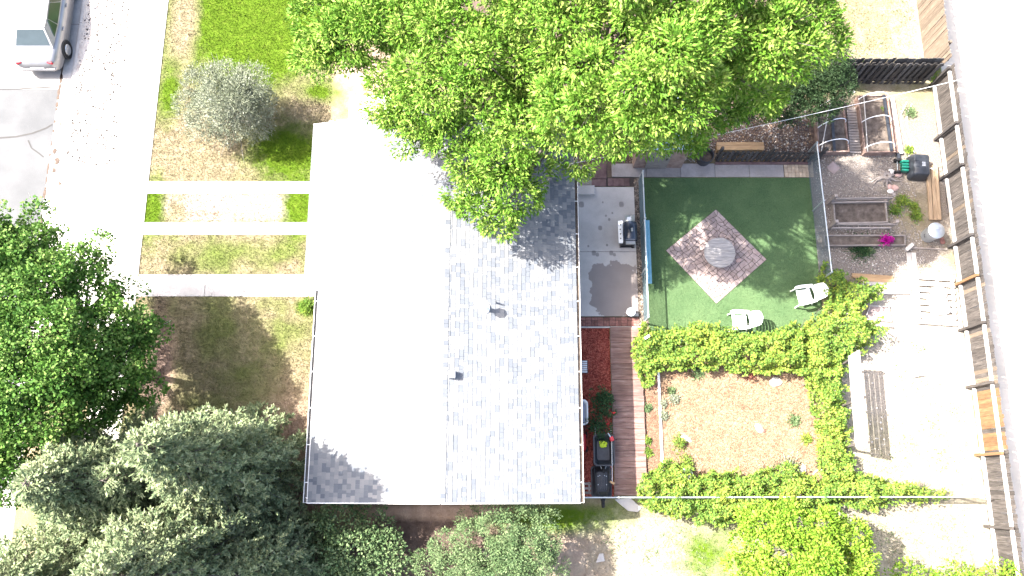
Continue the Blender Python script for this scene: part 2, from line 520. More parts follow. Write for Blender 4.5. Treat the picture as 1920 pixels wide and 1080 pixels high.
MT['yard'] = yard_material('yard_cover')
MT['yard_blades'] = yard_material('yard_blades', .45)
MT['far_ground'] = mat('far_ground', [(0.3, (.12, .11, .06)), (0.7, (.22, .19, .13))], .3, .95)
MT['parkway'] = mat('parkway', [(0.3, (.26, .22, .20)), (0.5, (.36, .33, .30)), (0.75, (.46, .43, .40))], 3, .95, bump=.5, bscale=40, fine=.25)
MT['alley'] = mat('alley', [(0.25, (.38, .345, .295)), (0.75, (.50, .46, .40))], .6, .95, bump=.3, bscale=30, fine=.1)

def asphalt_material():
    m, nt = new_mat('asphalt')
    pv = pos_vec(nt)
    c = ramp(nt, noise(nt, pv, 0.7, 5.0, .6), [(0.3, (.074, .076, .079)), (0.7, (.104, .106, .109))])
    c = value_scale(nt, c, math_node(nt, 'ADD', math_node(nt, 'MULTIPLY', noise(nt, pv, 40, 3), .5), .75))
    return finish(m, nt, c, .9, 0, .2, noise(nt, pv, 60, 3), .4, .01)
MT['asphalt'] = asphalt_material()

def turf_material(name, amp=0.0):
    m, nt = new_mat(name)
    pv = pos_vec(nt)
    c = ramp(nt, noise(nt, pv, 1.1, 4.0, .6), [(0.3, (.050, .092, .037)), (0.7, (.072, .118, .050))])
    f = noise(nt, pv, 38, 3.0, .75)
    c = value_scale(nt, c, math_node(nt, 'ADD', math_node(nt, 'MULTIPLY', f, 1.3), .35))
    if amp > 0:
        r = island_random(nt)
        c = value_scale(nt, c, math_node(nt, 'ADD', math_node(nt, 'MULTIPLY', r, 2 * amp), 1 - amp))
    return finish(m, nt, c, .8, 0, .2, f, .6, .02)
MT['turf'] = turf_material('artificial_turf')
MT['turf_blades'] = turf_material('turf_blades', .4)

def mulch_material(name, stops, fineamp=.6):
    m, nt = new_mat(name)
    pv = pos_vec(nt)
    vo = N(nt, 'ShaderNodeTexVoronoi')
    vo.inputs['Scale'].default_value = 26
    nt.links.new(pv, vo.inputs['Vector'])
    sc = N(nt, 'ShaderNodeSeparateColor'); nt.links.new(vo.outputs['Color'], sc.inputs[0])
    k = math_node(nt, 'ADD', math_node(nt, 'MULTIPLY', sc.outputs[0], .5), math_node(nt, 'MULTIPLY', noise(nt, pv, 2.0, 4), .5))
    c = ramp(nt, k, stops)
    r = island_random(nt)
    c = value_scale(nt, c, math_node(nt, 'ADD', math_node(nt, 'MULTIPLY', r, fineamp), 1 - fineamp / 2))
    return finish(m, nt, c, .95, 0, .1, vo.outputs['Distance'], .7, .03)
MT['red_mulch'] = mulch_material('red_mulch', [(0.25, (.11, .024, .018)), (0.5, (.23, .052, .038)), (0.75, (.33, .10, .07))])
MT['straw_mulch'] = mulch_material('straw_mulch', [(0.25, (.150, .088, .056)), (0.5, (.205, .140, .090)), (0.75, (.250, .190, .125))], .3)

def patio_material():
    """old broom-finished slab with damp and spill stains"""
    m, nt = new_mat('patio_concrete')
    pv = pos_vec(nt)
    c = ramp(nt, noise(nt, pv, 1.3, 5.0, .6), [(0.25, (.36, .33, .305)), (0.75, (.52, .485, .45))])
    f = noise(nt, pv, 30, 4.0)
    c = value_scale(nt, c, math_node(nt, 'ADD', math_node(nt, 'MULTIPLY', f, .3), .85))
    sx = N(nt, 'ShaderNodeSeparateXYZ'); nt.links.new(pv, sx.inputs[0])
    w = noise(nt, pv, 2.2, 5.0, .6)
    def stain(px, py, rx, ry, col, amt, soft, amp):
        nonlocal c
        q = at(px, py)
        dx = math_node(nt, 'DIVIDE', math_node(nt, 'SUBTRACT', sx.outputs[0], q.x), rx)
        dy = math_node(nt, 'DIVIDE', math_node(nt, 'SUBTRACT', sx.outputs[1], q.y), ry)
        p4 = math_node(nt, 'ADD', math_node(nt, 'POWER', math_node(nt, 'ABSOLUTE', dx), 3.0), math_node(nt, 'POWER', math_node(nt, 'ABSOLUTE', dy), 3.0))
        d = math_node(nt, 'ADD', p4, math_node(nt, 'MULTIPLY', math_node(nt, 'SUBTRACT', w, .5), amp))
        mr = N(nt, 'ShaderNodeMapRange')
        mr.inputs['From Min'].default_value = 1 + soft
        mr.inputs['From Max'].default_value = 1 - soft
        nt.links.new(d, mr.inputs[0])
        c = mixc(nt, math_node(nt, 'MULTIPLY', mr.outputs[0], amt), c, col)
    stain(1154, 543, .92, 1.02, (.17, .135, .122), .75, .05, 2.6)
    for (px, py, r_) in ((1125, 428, .10), (1146, 475, .10), (1152, 478, .07), (1113, 475, .11), (1120, 478, .08), (1138, 460, .05),
                         (1142, 412, .06), (1136, 405, .05), (1130, 380, .04), (1165, 384, .12), (1148, 400, .05), (1090, 384, .12), (1103, 462, .05)):
        stain(px, py, r_ * .75, r_ * .9, (.11, .098, .095), .6, .5, 2.4)
    return finish(m, nt, c, .8, 0, .3, f, .25, .01)
MT['patio'] = patio_material()

def sheet(name, x0, x1, y0, y1, z, m, kind='structure', parent=None):
    b = MB().poly([(x0, y0, z), (x1, y0, z), (x1, y1, z), (x0, y1, z)])
    o = b.build(name, m, parent)
    if parent is None: tag(o, kind=kind)
    return o

def slabbed(name, x0, x1, y0, y1, z0, z1, axis, step, m, joint=0.014, label=None):
    """a paved strip: a bed with separate slabs on it"""
    bed = MB().bb(x0 + .01, x1 - .01, y0 + .01, y1 - .01, z0, z1 - .022).build(name, MT['joint_sand'])
    tag(bed, kind='structure')
    a0, a1 = (x0, x1) if axis == 'x' else (y0, y1)
    n = max(1, round((a1 - a0) / step))
    d = (a1 - a0) / n
    sx, sy = (d - joint, (y1 - y0)) if axis == 'x' else ((x1 - x0), d - joint)
    b = MB().box((0, 0, 0), (sx, sy, .06))
    me = b.mesh('slab', m)
    bm = bmesh.new(); bm.from_mesh(me)
    bmesh.ops.bevel(bm, geom=list(bm.edges), offset=.006, segments=1, affect='EDGES'); bm.to_mesh(me); bm.free()
    for i in range(n):
        q = a0 + d * (i + .5)
        loc = (q, (y0 + y1) / 2, z1 - .03) if axis == 'x' else ((x0 + x1) / 2, q, z1 - .03)
        link('slab', me, None, bed, loc, (random.uniform(-.002, .002), random.uniform(-.002, .002), 0))
    return bed

XS = -17.43      # asphalt edge
XK = -16.98      # back of the gutter pan / kerb face
XC = -16.82      # back of kerb
XW0, XW1 = -14.78, -13.53   # public sidewalk
XA = 16.55       # alley edge
sheet('ground', -600, 600, -600, 600, -.14, MT['far_ground'])
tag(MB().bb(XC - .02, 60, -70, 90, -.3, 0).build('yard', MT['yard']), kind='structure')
street = sheet('street', -27, XS + .03, -90, 110, -.125, MT['asphalt'])
# joint of the newer asphalt and two wandering tar-filled cracks
def flat_strip(pts, w, z):
    b = MB()
    for i in range(len(pts) - 1):
        a = Vector(pts[i]); c = Vector(pts[i + 1]); d = (c - a).normalized(); s = Vector((-d.y, d.x, 0)) * w / 2
        b.poly([(a.x - s.x, a.y - s.y, z), (c.x - s.x, c.y - s.y, z), (c.x + s.x, c.y + s.y, z), (a.x + s.x, a.y + s.y, z)])
    return b
MT['tar'] = mat('tar', (.045, .043, .042), 5, .8)
for pts in ([(-60, 262), (-10, 258), (30, 256), (62, 250), (88, 240), (100, 232)], [(52, 262), (60, 278), (72, 288), (82, 296)], [(-40, 166), (30, 166), (100, 164)]):
    q = []
    for (x, y) in pts:
        g = at(x, y, -.121); q.append((g.x + random.uniform(-.03, .03), g.y + random.uniform(-.03, .03)))
    flat_strip([Vector((a, b_, 0)) for a, b_ in q], random.uniform(.05, .08), -.117).build('tar_crack', MT['tar'], street)
MT['concrete_road'] = mat('concrete_road', [(0.3, (.20, .195, .19)), (0.7, (.28, .27, .26))], .8, .9, fine=.12)
yj = at(50, 165).y
sheet('pale_road_panel', -27, XS + .02, yj, 110, -.119, MT['concrete_road'], parent=street)
# gutter pan and kerb, cast in 3 m lengths
kerb = MB().bb(XS, XC, -40, 60, -.3, -.135).build('kerb', MT['joint_sand']); tag(kerb, kind='structure')
prof = [(XS, -.13), (XS, -.112), (XK, -.125), (XK + .05, -.012), (XK + .07, .003), (XC, .004), (XC, -.13)]
kb = MB()
n = len(prof)
L_ = 2.985
vs = [(p_[0], -L_ / 2, p_[1]) for p_ in prof] + [(p_[0], L_ / 2, p_[1]) for p_ in prof]
kb.add(vs, [tuple(range(n)), tuple(reversed(range(n, 2 * n)))] + [(i, n + i, n + (i + 1) % n, (i + 1) % n) for i in range(n)])
kme = kb.mesh('kerb_length', MT['gutter_concrete'])
for i in range(-6, 16):
    link('kerb_length', kme, None, kerb, (0, i * 3.0 + 1.2, 0))
# parkway strip, driveway apron, sidewalk
sheet('parkway_strip', XC, XW0, 11.6, 60, .004, MT['parkway'])
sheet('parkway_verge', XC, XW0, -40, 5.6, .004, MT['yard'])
slabbed('driveway_apron', XC + .01, XW0 - .01, 5.6, 11.6, .002, .03, 'y', 3.0, MT['pale_concrete'])
slabbed('sidewalk', XW0, XW1, -24, 40, .002, .034, 'y', 1.5, MT['pale_concrete'])
# driveway ribbons and the front walk
hx = -6.25
slabbed('driveway_ribbon', XW1 + .01, hx, 10.62, 11.10, .002, .022, 'x', 2.45, MT['pale_concrete'])
slabbed('driveway_ribbon', XW1 + .01, hx, 9.02, 9.50, .002, .022, 'x', 2.45, MT['pale_concrete'])
slabbed('front_walk', XW1 + .01, -6.2, 6.70, 7.52, .002, .022, 'x', 2.45, MT['concrete'])
slabbed('side_walk', -6.2, -4.0, 12.45, 14.6, .002, .022, 'y', 1.1, MT['pale_concrete'])
# alley behind the plot
tag(MB().bb(XA, 60, -70, 90, -.3, .006).build('alley', MT['alley']), kind='structure')
# back yard paving
slabbed('back_path', 3.72, 10.15, 11.27, 11.80, .002, .03, 'x', 1.42, MT['path_concrete'])
patio = MB().bb(1.3, 4.53, 5.96, 10.88, -.05, .012).build('patio', MT['joint_sand']); tag(patio, kind='structure')
for (x0, x1, y0, y1, z) in ((1.32, 4.53, 5.97, 8.36, .034), (1.32, 4.53, 8.375, 10.87, .034)):
    MB().bb(x0, x1, y0, y1, .0, z).build('slab', MT['patio'], patio, bevel=.006)
g0 = at(1085, 367); g1 = at(1114, 349)
MB().bb(1.32, g1.x, g0.y, g1.y - .02, .02, .15).build('step', MT['patio'], patio, bevel=.01)
# loose pavers at the head of the patio
pav = MB().bb(1.4, 4.55, 10.9, 11.26, -.04, .006).build('paved_corner', MT['joint_sand']); tag(pav, kind='structure')
def flag(px0, px1, py0, py1, m, z=.03):
    a = at(px0, py1); b_ = at(px1, py0)
    MB().bb(a.x + .008, b_.x - .008, a.y + .008, b_.y - .008, -.02, z + random.uniform(0, .006)).build('paver', m, pav, bevel=.006)
flag(1076, 1095, 311, 348, MT['path_concrete'], .045); flag(1095, 1109, 314, 348, MT['path_concrete'], .04)
flag(1109, 1122, 303, 336, MT['paver_maroon']); flag(1122, 1137, 303, 336, MT['paver_maroon'])
flag(1109, 1137, 336, 350, MT['paver_maroon'])
for k in range(4):
    flag(1139.5 + k * 10.2, 1149.7 + k * 10.2, 334.5, 349.5, MT['paver_maroon'])
# tan pavers at the end of the path
pt = MB().bb(10.16, 11.25, 11.25, 11.86, -.04, .006).build('tan_paver_pad', MT['joint_sand']); tag(pt, kind='structure')
for i in range(8):
    for j in range(3):
        w = 1.09 / 8; h = .6 / 3
        MB().bb(10.165 + i * w + .006, 10.165 + (i + 1) * w - .006, 11.255 + j * h + .006, 11.255 + (j + 1) * h - .006, -.02, .03 + random.uniform(0, .006)).build('paver', MT['paver_tan'], pt)
# red brick border below the patio: basket weave
bk = MB().bb(1.3, 4.56, 5.60, 5.95, -.04, .004).build('brick_border', MT['joint_sand']); tag(bk, kind='structure')
bl = MB().box((0, 0, 0), (.198, .095, .06)).mesh('brick', MT['brick_red'])
x = 1.36; k = 0
while x < 4.45:
    if k % 2 == 0:
        for j in range(3):
            link('brick', bl, None, bk, (x + .1, 5.665 + j * .107, random.uniform(0, .008)), (0, 0, random.uniform(-.03, .03)))
        x += .21
    else:
        for j in range(2):
            link('brick', bl, None, bk, (x + .05, 5.71 + j * .004, random.uniform(0, .008)), (0, 0, math.pi / 2 + random.uniform(-.03, .03))) if j == 0 else \
            link('brick', bl, None, bk, (x + .155, 5.712, random.uniform(0, .008)), (0, 0, math.pi / 2 + random.uniform(-.03, .03)))
        link('brick', bl, None, bk, (x + .105, 5.875, random.uniform(0, .008)), (0, 0, random.uniform(-.03, .03)))
        x += .215
    k += 1
tag(MB().bb(1.3, 4.62, 5.545, 5.59, -.03, .07).build('edging_strip', MT['pale_concrete'], bevel=.006), 'white concrete edging strip between brick border and deck', 'edging')
# gravel trench, turf, mulch beds
sheet('gravel_trench', 4.535, 4.88, 5.6, 11.26, .004, MT['soil'])
tag(MB().bb(4.88, 11.12, 5.0, 11.24, -.02, .018).build('artificial_turf', MT['turf']), kind='structure')
sheet('mulch_bed', .9, 3.47, -.3, 5.54, .008, MT['red_mulch'])
sheet('garden_plot', 4.62, 11.3, -.2, 4.6, .008, MT['straw_mulch'])
MT['faded_mulch'] = mulch_material('faded_mulch', [(0.25, (.115, .055, .036)), (0.5, (.165, .095, .066)), (0.75, (.21, .14, .10))], .4)
sheet('garden_margin', 4.62, 5.12, -.2, 4.9, .012, MT['faded_mulch'])


# ------------------------------------------------------------------ the house
EX, WX, WX2, RX = 2.08, -6.30, -6.83, -2.12      # back eave, front eave, garage eave, ridge
Y0, Y1, YG = -0.43, 12.18, 6.33                  # south gable, north gable, where the garage eave starts
ZE = 2.70
PIT = 0.25
ZR = ZE + (EX - RX) * PIT
def zb(x): return ZR - abs(x - RX) * PIT         # height of the roof deck
house = thing('house', 'single storey house with pale grey shingle gable roof', 'house', (RX, (Y0 + Y1) / 2, 0))
wl = MB()
wx0, wx1, wy0, wy1 = WX + .48, EX - .5, Y0 + .4, Y1 - .35
wl.bb(wx0, wx1, wy0, wy1, 0, 2.62)
for y in (wy0, wy1):
    s = .002 if y == wy0 else -.002
    wl.add([(wx0, y + s, 2.60), (wx1, y + s, 2.60), (RX, y + s, zb(RX) - .12), (wx0, y + s * 40, 2.60), (wx1, y + s * 40, 2.60), (RX, y + s * 40, zb(RX) - .12)],
           [(0, 1, 2), (3, 5, 4), (0, 2, 5, 3), (1, 4, 5, 2), (0, 3, 4, 1)])
wall = wl.build('wall', MT['stucco'], house)
def window(x, y0, y1, z0, z1, side):
    w = MB()
    t = .06
    for (a, b_, c, d) in ((y0, y1, z0, z0 + t), (y0, y1, z1 - t, z1), (y0, y0 + t, z0 + t, z1 - t), (y1 - t, y1, z0 + t, z1 - t), ((y0 + y1) / 2 - t / 2, (y0 + y1) / 2 + t / 2, z0 + t, z1 - t)):
        w.bb(x, x + side * .05, a, b_, c, d)
    o = w.build('window', MT['white_paint'], house)
    MB().bb(x, x + side * .02, y0 + t, y1 - t, z0 + t, z1 - t).build('pane', MT['glass_dark'], o)
    MB().bb(x, x + side * .09, y0 - .05, y1 + .05, z0 - .07, z0 - .005).build('sill', MT['white_paint'], o)
for (a, b_) in ((1.2, 2.8), (3.8, 5.2)): window(wx1, a, b_, 1.0, 2.1, 1)
window(wx0, .8, 2.6, 1.0, 2.1, -1); window(wx0, 3.6, 5.0, 1.0, 2.1, -1)
dr = MB().bb(wx1, wx1 + .05, 7.2, 9.0, .1, 2.15).build('door', MT['white_paint'], house)
MB().bb(wx1 + .05, wx1 + .06, 7.3, 8.05, .2, 2.05).build('pane', MT['glass_dark'], dr)
MB().bb(wx1 + .05, wx1 + .06, 8.15, 8.9, .2, 2.05).build('pane', MT['glass_dark'], dr)
MB().bb(wx1 + .05, wx1 + .10, 8.07, 8.12, 1.0, 1.2).build('handle', MT['black_metal'], dr)
gd = MB().bb(wx0 - .06, wx0, 8.1, 11.3, .02, 2.2).build('garage_door', MT['white_paint'], house)
for k in range(4): MB().bb(wx0 - .075, wx0 - .06, 8.15, 11.25, .06 + k * .54, .54 + k * .54).build('panel', MT['white_paint'], gd)
fd = MB().bb(wx0 - .05, wx0, 6.65, 7.55, .05, 2.1).build('front_door', MT['wood_bed'], house)
MB().bb(wx0 - .10, wx0 - .05, 6.72, 6.78, .95, 1.1).build('handle', MT['black_metal'], fd)

rf = MB()
T = .14
def slope_slab(b, xa, xb, ya, yb):
    za, zc = zb(xa), zb(xb)
    b.add([(xa, ya, za), (xb, ya, zc), (xb, yb, zc), (xa, yb, za), (xa, ya, za - T), (xb, ya, zc - T), (xb, yb, zc - T), (xa, yb, za - T)],
          [(0, 1, 2, 3), (4, 7, 6, 5), (0, 4, 5, 1), (2, 6, 7, 3), (1, 5, 6, 2), (0, 3, 7, 4)])
slope_slab(rf, RX, EX, Y0, Y1)
slope_slab(rf, WX, RX - .001, Y0, Y1)
slope_slab(rf, WX2, WX - .001, YG, Y1)
MT['roof_deck'] = mat('roof_deck', (.16, .165, .175), 4, .9)
roof = rf.build('roof', MT['roof_deck'], house)
# laminated shingles, each its own slab, random widths, lower edge lifted
MT['shingle'] = None
def shingle_material():
    m, nt = new_mat('shingle')
    r = island_random(nt)
    pv = pos_vec(nt)
    c = ramp(nt, r, [(0.0, (.096, .106, .122)), (0.25, (.112, .121, .135)), (0.34, (.138, .145, .154)), (0.6, (.158, .163, .169)), (0.85, (.178, .180, .183)), (1.0, (.200, .200, .199))])
    g = noise(nt, pv, 55, 3.0, .7)
    c = value_scale(nt, c, math_node(nt, 'ADD', math_node(nt, 'MULTIPLY', g, .5), .75))
    w = noise(nt, pv, .7, 3.0)
    c = value_scale(nt, c, math_node(nt, 'ADD', math_node(nt, 'MULTIPLY', w, .24), .88))
    return finish(m, nt, c, .95, 0, .15, g, .35, .008)
MT['shingle'] = shingle_material()
EXPO = .143
cosp = 1 / math.sqrt(1 + PIT * PIT)
ang = math.atan(PIT)
def shingle_mesh(w):
    """x up the slope, lower edge at x=0; a thin slab that thickens to the butt edge"""
    b = MB()
    l = EXPO + .03
    h = w / 2 - .0025
    b.add([(0, -h, .018), (0, h, .018), (l, h, .004), (l, -h, .004), (0, -h, .0), (0, h, .0)],
          [(0, 3, 2, 1), (0, 1, 5, 4), (0, 4, 3), (1, 2, 5)])
    return b
WID = [.10, .135, .17, .215, .27]
sm = [shingle_mesh(w).mesh('shingle', MT['shingle']) for w in WID]
rest = MB()
rr = random.Random(3)
hero = 0
for side in (1, -1):
    xe = EX if side == 1 else WX2
    ncourse = int((abs(xe - RX)) / cosp / EXPO)
    for k in range(ncourse):
        xl = xe + .02 * side - side * k * EXPO * cosp
        if abs(xl - RX) < .10: continue
        y = (Y0 - .015) if (side == 1 or xl > WX) else YG
        y -= rr.uniform(0, .2) if False else 0
        first = True
        while y < Y1:
            i = rr.choice((0, 1, 1, 2, 2, 3, 4))
            w = WID[i]
            if first:
                first = False
            if y + w > Y1 + .03: i = 0; w = WID[0]
            z = zb(xl) + rr.uniform(.0, .005)
            yc = y + w / 2
            if side == 1 and 1 <= k and hero < 300 and 0.1 < yc < 3.25 and xl < 1.9:
                o = link('shingle', sm[i], None, roof, (xl, yc, z), (0, -ang, math.pi), world_loc=True)
                hero += 1
            else:
                b = shingle_mesh(w)
                rx = Matrix.Rotation(ang if side == 1 else -ang, 3, 'Y')
                vs = []
                for (a, bb_, c) in b.v:
                    p_ = Vector((-a if side == 1 else a, bb_, c))
                    p_ = Matrix.Rotation(ang * side, 3, 'Y') @ p_
                    vs.append((xl + p_.x, yc + p_.y, z + p_.z))
                rest.add(vs, b.f)
            y += w
o = rest.build('shingles', MT['shingle'], roof); tag(o, kind='stuff')
# ridge caps
rc = MB()
h_ = .145
rc.add([(-h_, 0, -h_ * PIT), (0, 0, .0), (h_, 0, -h_ * PIT), (-h_, .17, -h_ * PIT - .012), (0, .17, -.012), (h_, .17, -h_ * PIT - .012),
        (-h_, 0, -h_ * PIT - .012), (0, 0, -.012), (h_, 0, -h_ * PIT - .012)],
       [(0, 3, 4, 1), (1, 4, 5, 2), (6, 0, 1, 7), (7, 1, 2, 8)])
rme = rc.mesh('ridge_cap', MT['shingle'])
y = Y0
while y < Y1 - .1:
    link('ridge_cap', rme, None, roof, (RX + rr.uniform(-.006, .006), y, ZR + .036), (0, 0, rr.uniform(-.02, .02)), world_loc=True)
    y += .135
# white fascia, drip edges and gutters
fa = MB()
for y, s in ((Y0, -1), (Y1, 1)):
    for xa, xb in ((RX, EX), (WX if s < 0 else WX2, RX)):
        fa.beam((xa, y + s * .02, zb(xa) - .075), (xb, y + s * .02, zb(xb) - .075), .03, .19)
fa.bb(WX2 - .03, WX2, YG, Y1, zb(WX2) - .16, zb(WX2) - .005)
fa.bb(WX - .03, WX, Y0, YG, zb(WX) - .16, zb(WX) - .005)
fa.bb(WX2, WX, YG - .03, YG, zb(WX2) - .16, zb(WX2) + .05)
fa.bb(EX, EX + .02, Y0, Y1, ZE - .16, ZE - .004)
fa.build('fascia', MT['white_paint'], roof)
def gutter(x, side, ya, yb, z):
    b = MB(); w = .105
    x0 = x + side * .022
    b.bb(x0, x0 + side * w, ya, yb, z - .11, z - .10)
    b.bb(x0 + side * w, x0 + side * (w + .014), ya, yb, z - .11, z - .012)
    b.bb(x0, x0 + side * .008, ya, yb, z - .10, z - .012)
    b.bb(x0, x0 + side * (w + .014), ya - .01, ya, z - .11, z - .012)
    b.bb(x0, x0 + side * (w + .014), yb, yb + .01, z - .11, z - .012)
    g = b.build('gutter', MT['white_paint'], house)
    MB().bb(x0 + side * .008, x0 + side * w, ya, yb, z - .10, z - .085).build('gutter_floor_strip', MT['black_metal'] if side < 0 else MT['soil'], g)  # dark strip along the gutter floor, near black in the front gutter
    y_ = ya + .6
    while y_ < yb:
        MB().bb(x0, x0 + side * w, y_ - .012, y_ + .012, z - .022, z - .014).build('hanger', MT['white_paint'], g); y_ += 1.15
    return g
gutter(EX, 1, Y0, Y1, ZE)
gutter(WX, -1, Y0, YG - .05, zb(WX))
# downspout at the south-west corner
MB().tube([(WX - .08, Y0 + .12, zb(WX) - .1), (WX + .2, Y0 + .35, 2.3), (wx0 - .05, Y0 + .5, 2.1), (wx0 - .05, Y0 + .5, .1)], .04, 8).build('downspout', MT['white_paint'], house)
# vents
q = at(848, 702, zb(-1.8) + .15)
vb = MB().box((q.x, q.y, zb(q.x) + .13), (.20, .24, .20), ry=ang * .3).build('roof_vent', MT['steel_pipe'], house, bevel=.012)
MT['vent_grey'] = mat('vent_grey', (.17, .18, .20), 4, .5)
vb.data.materials.clear(); vb.data.materials.append(MT['vent_grey'])
fx = q.x
MB().bb(q.x - .42, q.x + .16, q.y - .2, q.y + .2, zb(q.x) + .018, zb(q.x) + .03)
q = at(906, 571, zb(-.9) + .55)
fl = MB().lathe([(.075, -.05), (.075, .50), (.055, .50)], (q.x, q.y, zb(q.x)), 16).build('flue_pipe', MT['white_paint'], house, smooth=True)
MB().lathe([(.16, 0), (.16, .02), (.02, .10), (.001, .105)], (q.x, q.y, zb(q.x) + .55), 18).build('flue_cap', MT['white_paint'], fl, smooth=True)
MB().lathe([(.20, 0), (.19, .02), (.08, .08)], (q.x, q.y, zb(q.x) + .01), 18).build('flashing', MT['white_paint'], fl)
q = at(930, 568, zb(-.5))
sp = MB().lathe([(.028, -.03), (.028, .26), (.02, .26)], (q.x, q.y, zb(q.x)), 12).build('plumbing_vent', MT['vent_grey'], house, smooth=True)
MB().lathe([(.021, .262), (.0005, .262)], (q.x, q.y, zb(q.x)), 12).build('pipe_mouth', MT['black_metal'], sp)
q = at(1041, 325, zb(1.3) + .1)
wv = MB().box((q.x, q.y, zb(q.x) + .09), (.22, .26, .14)).build('weatherhead', MT['vent_grey'], house, bevel=.01)
MB().tube([(q.x, q.y + .1, zb(q.x)), (q.x, q.y + .1, zb(q.x) + .5)], .03, 10).build('mast', MT['steel_pipe'], wv)

# overhead service wire from the mast to a pole far across the alley
a = Vector((q.x, q.y + .1, zb(q.x) + .5)); b_ = at(2150, 60, 6.0)
pts = []
for i in range(41):
    t = i / 40
    p_ = a.lerp(b_, t); p_.z -= 4 * t * (1 - t) * .55
    pts.append(p_)
tag(MB().tube(pts, .007, 6).build('overhead_wire', MT['wire_white']), 'thin pale overhead wire running from the roof across garden and fence', 'wire')

# ------------------------------------------------------------------ deck walk
deck = thing('deck_walk', 'weathered reddish brown boardwalk of cross planks behind the house', 'boardwalk', (4.03, 2.65, 0))
for xx in (3.6, 4.03, 4.46): MB().bb(xx - .03, xx + .03, -.24, 5.5, -.02, .085).build('joist', MT['wood_dark'], deck)
pm = [MB().box((0, 0, 0), (1.10, .178, .038)).mesh('plank', MT['wood_deck']) for _ in range(1)]
for k in range(31):
    yk = -.16 + k * .1877
    w = 1.0 + random.uniform(-.008, .008)
    link('plank', pm[0], None, deck, (4.035 + random.uniform(-.012, .012), yk, .105 + random.uniform(-.004, .004)), (0, 0, random.uniform(-.004, .004)), (w, 1, 1), world_loc=True)

# ------------------------------------------------------------------ fences
def board_fence(root, p0, p1, h, m, w=.138, gap=.006, th=.019, hv=.02, side=0.0, z0=.03, name='board', skip=None, mats=None):
    """boards standing along p0->p1, each an object; side moves them off the line"""
    p0 = Vector(p0); p1 = Vector(p1)
    d = (p1 - p0); L = d.length; d.normalize()
    nrm = Vector((-d.y, d.x, 0))
    rz = math.atan2(d.y, d.x)
    n = int(L / (w + gap))
    base = {}
    for k in range(n):
        s = (k + .5) * (w + gap)
        mm = m
        if mats:
            mm = mats(p0 + d * s) or m
        if mm.name not in base:
            bb = MB()
            hw = w / 2; c = .018
            bb.add([(-hw, -th / 2, 0), (hw, -th / 2, 0), (hw, -th / 2, h - c), (hw - c, -th / 2, h), (-hw + c, -th / 2, h), (-hw, -th / 2, h - c),
                    (-hw, th / 2, 0), (hw, th / 2, 0), (hw, th / 2, h - c), (hw - c, th / 2, h), (-hw + c, th / 2, h), (-hw, th / 2, h - c)],
                   [(0, 1, 2, 3, 4, 5), (11, 10, 9, 8, 7, 6)] + [(i, 6 + i, 6 + (i + 1) % 6, (i + 1) % 6) for i in range(6)])
            base[mm.name] = bb.mesh(name, mm)
        pt = p0 + d * s + nrm * (side + random.uniform(-.004, .004))
        link(name, base[mm.name], None, root, (pt.x, pt.y, z0 + random.uniform(-hv, hv)), (random.uniform(-.012, .012), random.uniform(-.006, .006), rz + random.uniform(-.01, .01)), world_loc=True)
FX = 16.02
bf = thing('board_fence', 'tall dark weathered board fence with pale rails beside the alley', 'fence', (FX, 5.5, 0))
yN = 15.06
def fmat(p_):
    if 1.15 < p_.y < 3.35 and p_.y < 3.3: return MT['wood_orange'] if random.random() < .85 else MT['wood_fence']
    if random.random() < .08: return MT['wood_tan']
    return MT['wood_fence']
board_fence(bf, (FX, -8, 0), (FX, yN, 0), 1.64, MT['wood_fence'], side=-.075, hv=.03, mats=fmat)
py = [-7.6, -5.2, -3.5, -1.25, 1.1, 3.42, 5.45, 7.1, 8.55, 11.15, 12.75, 14.9]
for i, y in enumerate(py):
    MB().bb(FX - .125, FX - .035, y - .045, y + .045, -.02, 1.62).build('post', MT['wood_orange'] if i in (4, 7) else MT['wood_dark'] if y > 8 else MT['wood_fence'], bf)
for i in range(len(py) - 1):
    for z in (.30, 1.42):
        MB().bb(FX - .035 + .002, FX + .055, py[i] + .047, py[i + 1] - .047, z - .045, z + .045).build('rail', MT['wood_rail'], bf)
# neighbour's tan fence carrying on north
tf = thing('tan_fence', 'pale tan board fence with boards facing the neighbour yard', 'fence', (16.0, 18.5, 0))
board_fence(tf, (16.0, 15.22, 0), (15.98, 24.5, 0), 1.78, MT['wood_tan'], side=.06, hv=.015)
for y in (15.9, 18.3, 20.7, 23.1): MB().bb(16.03, 16.12, y - .045, y + .045, -.02, 1.7).build('post', MT['wood_tan'], tf)
for z in (.35, 1.45): MB().bb(15.965, 16.025, 15.25, 24.4, z - .045, z + .045).build('rail', MT['wood_tan'], tf)
# the cross fence between the yards, boards on both faces
cf = thing('cross_fence', 'dark shadowbox fence with spaced slats between garden and neighbour lawn', 'fence', (14.2, 15.1, 0))
yc = 15.12
board_fence(cf, (11.4, yc, 0), (15.85, yc, 0), 1.74, MT['wood_charcoal'], side=.05, hv=.015)
board_fence(cf, (11.3, yc, 0), (15.8, yc, 0), 1.60, MT['wood_charcoal'], w=.12, gap=.105, side=-.055, hv=.05, name='slat', mats=lambda p_: MT['wood_fence'] if random.random() < .3 else None)
for xx in (11.4, 13.6, 15.75): MB().bb(xx - .04, xx + .04, yc - .042, yc + .035, -.02, 1.5).build('post', MT['wood_dark'], cf)
for z in (.35, 1.42): MB().bb(11.3, 15.85, yc - .04, yc + .034, z - .04, z + .04).build('rail', MT['wood_dark'], cf)
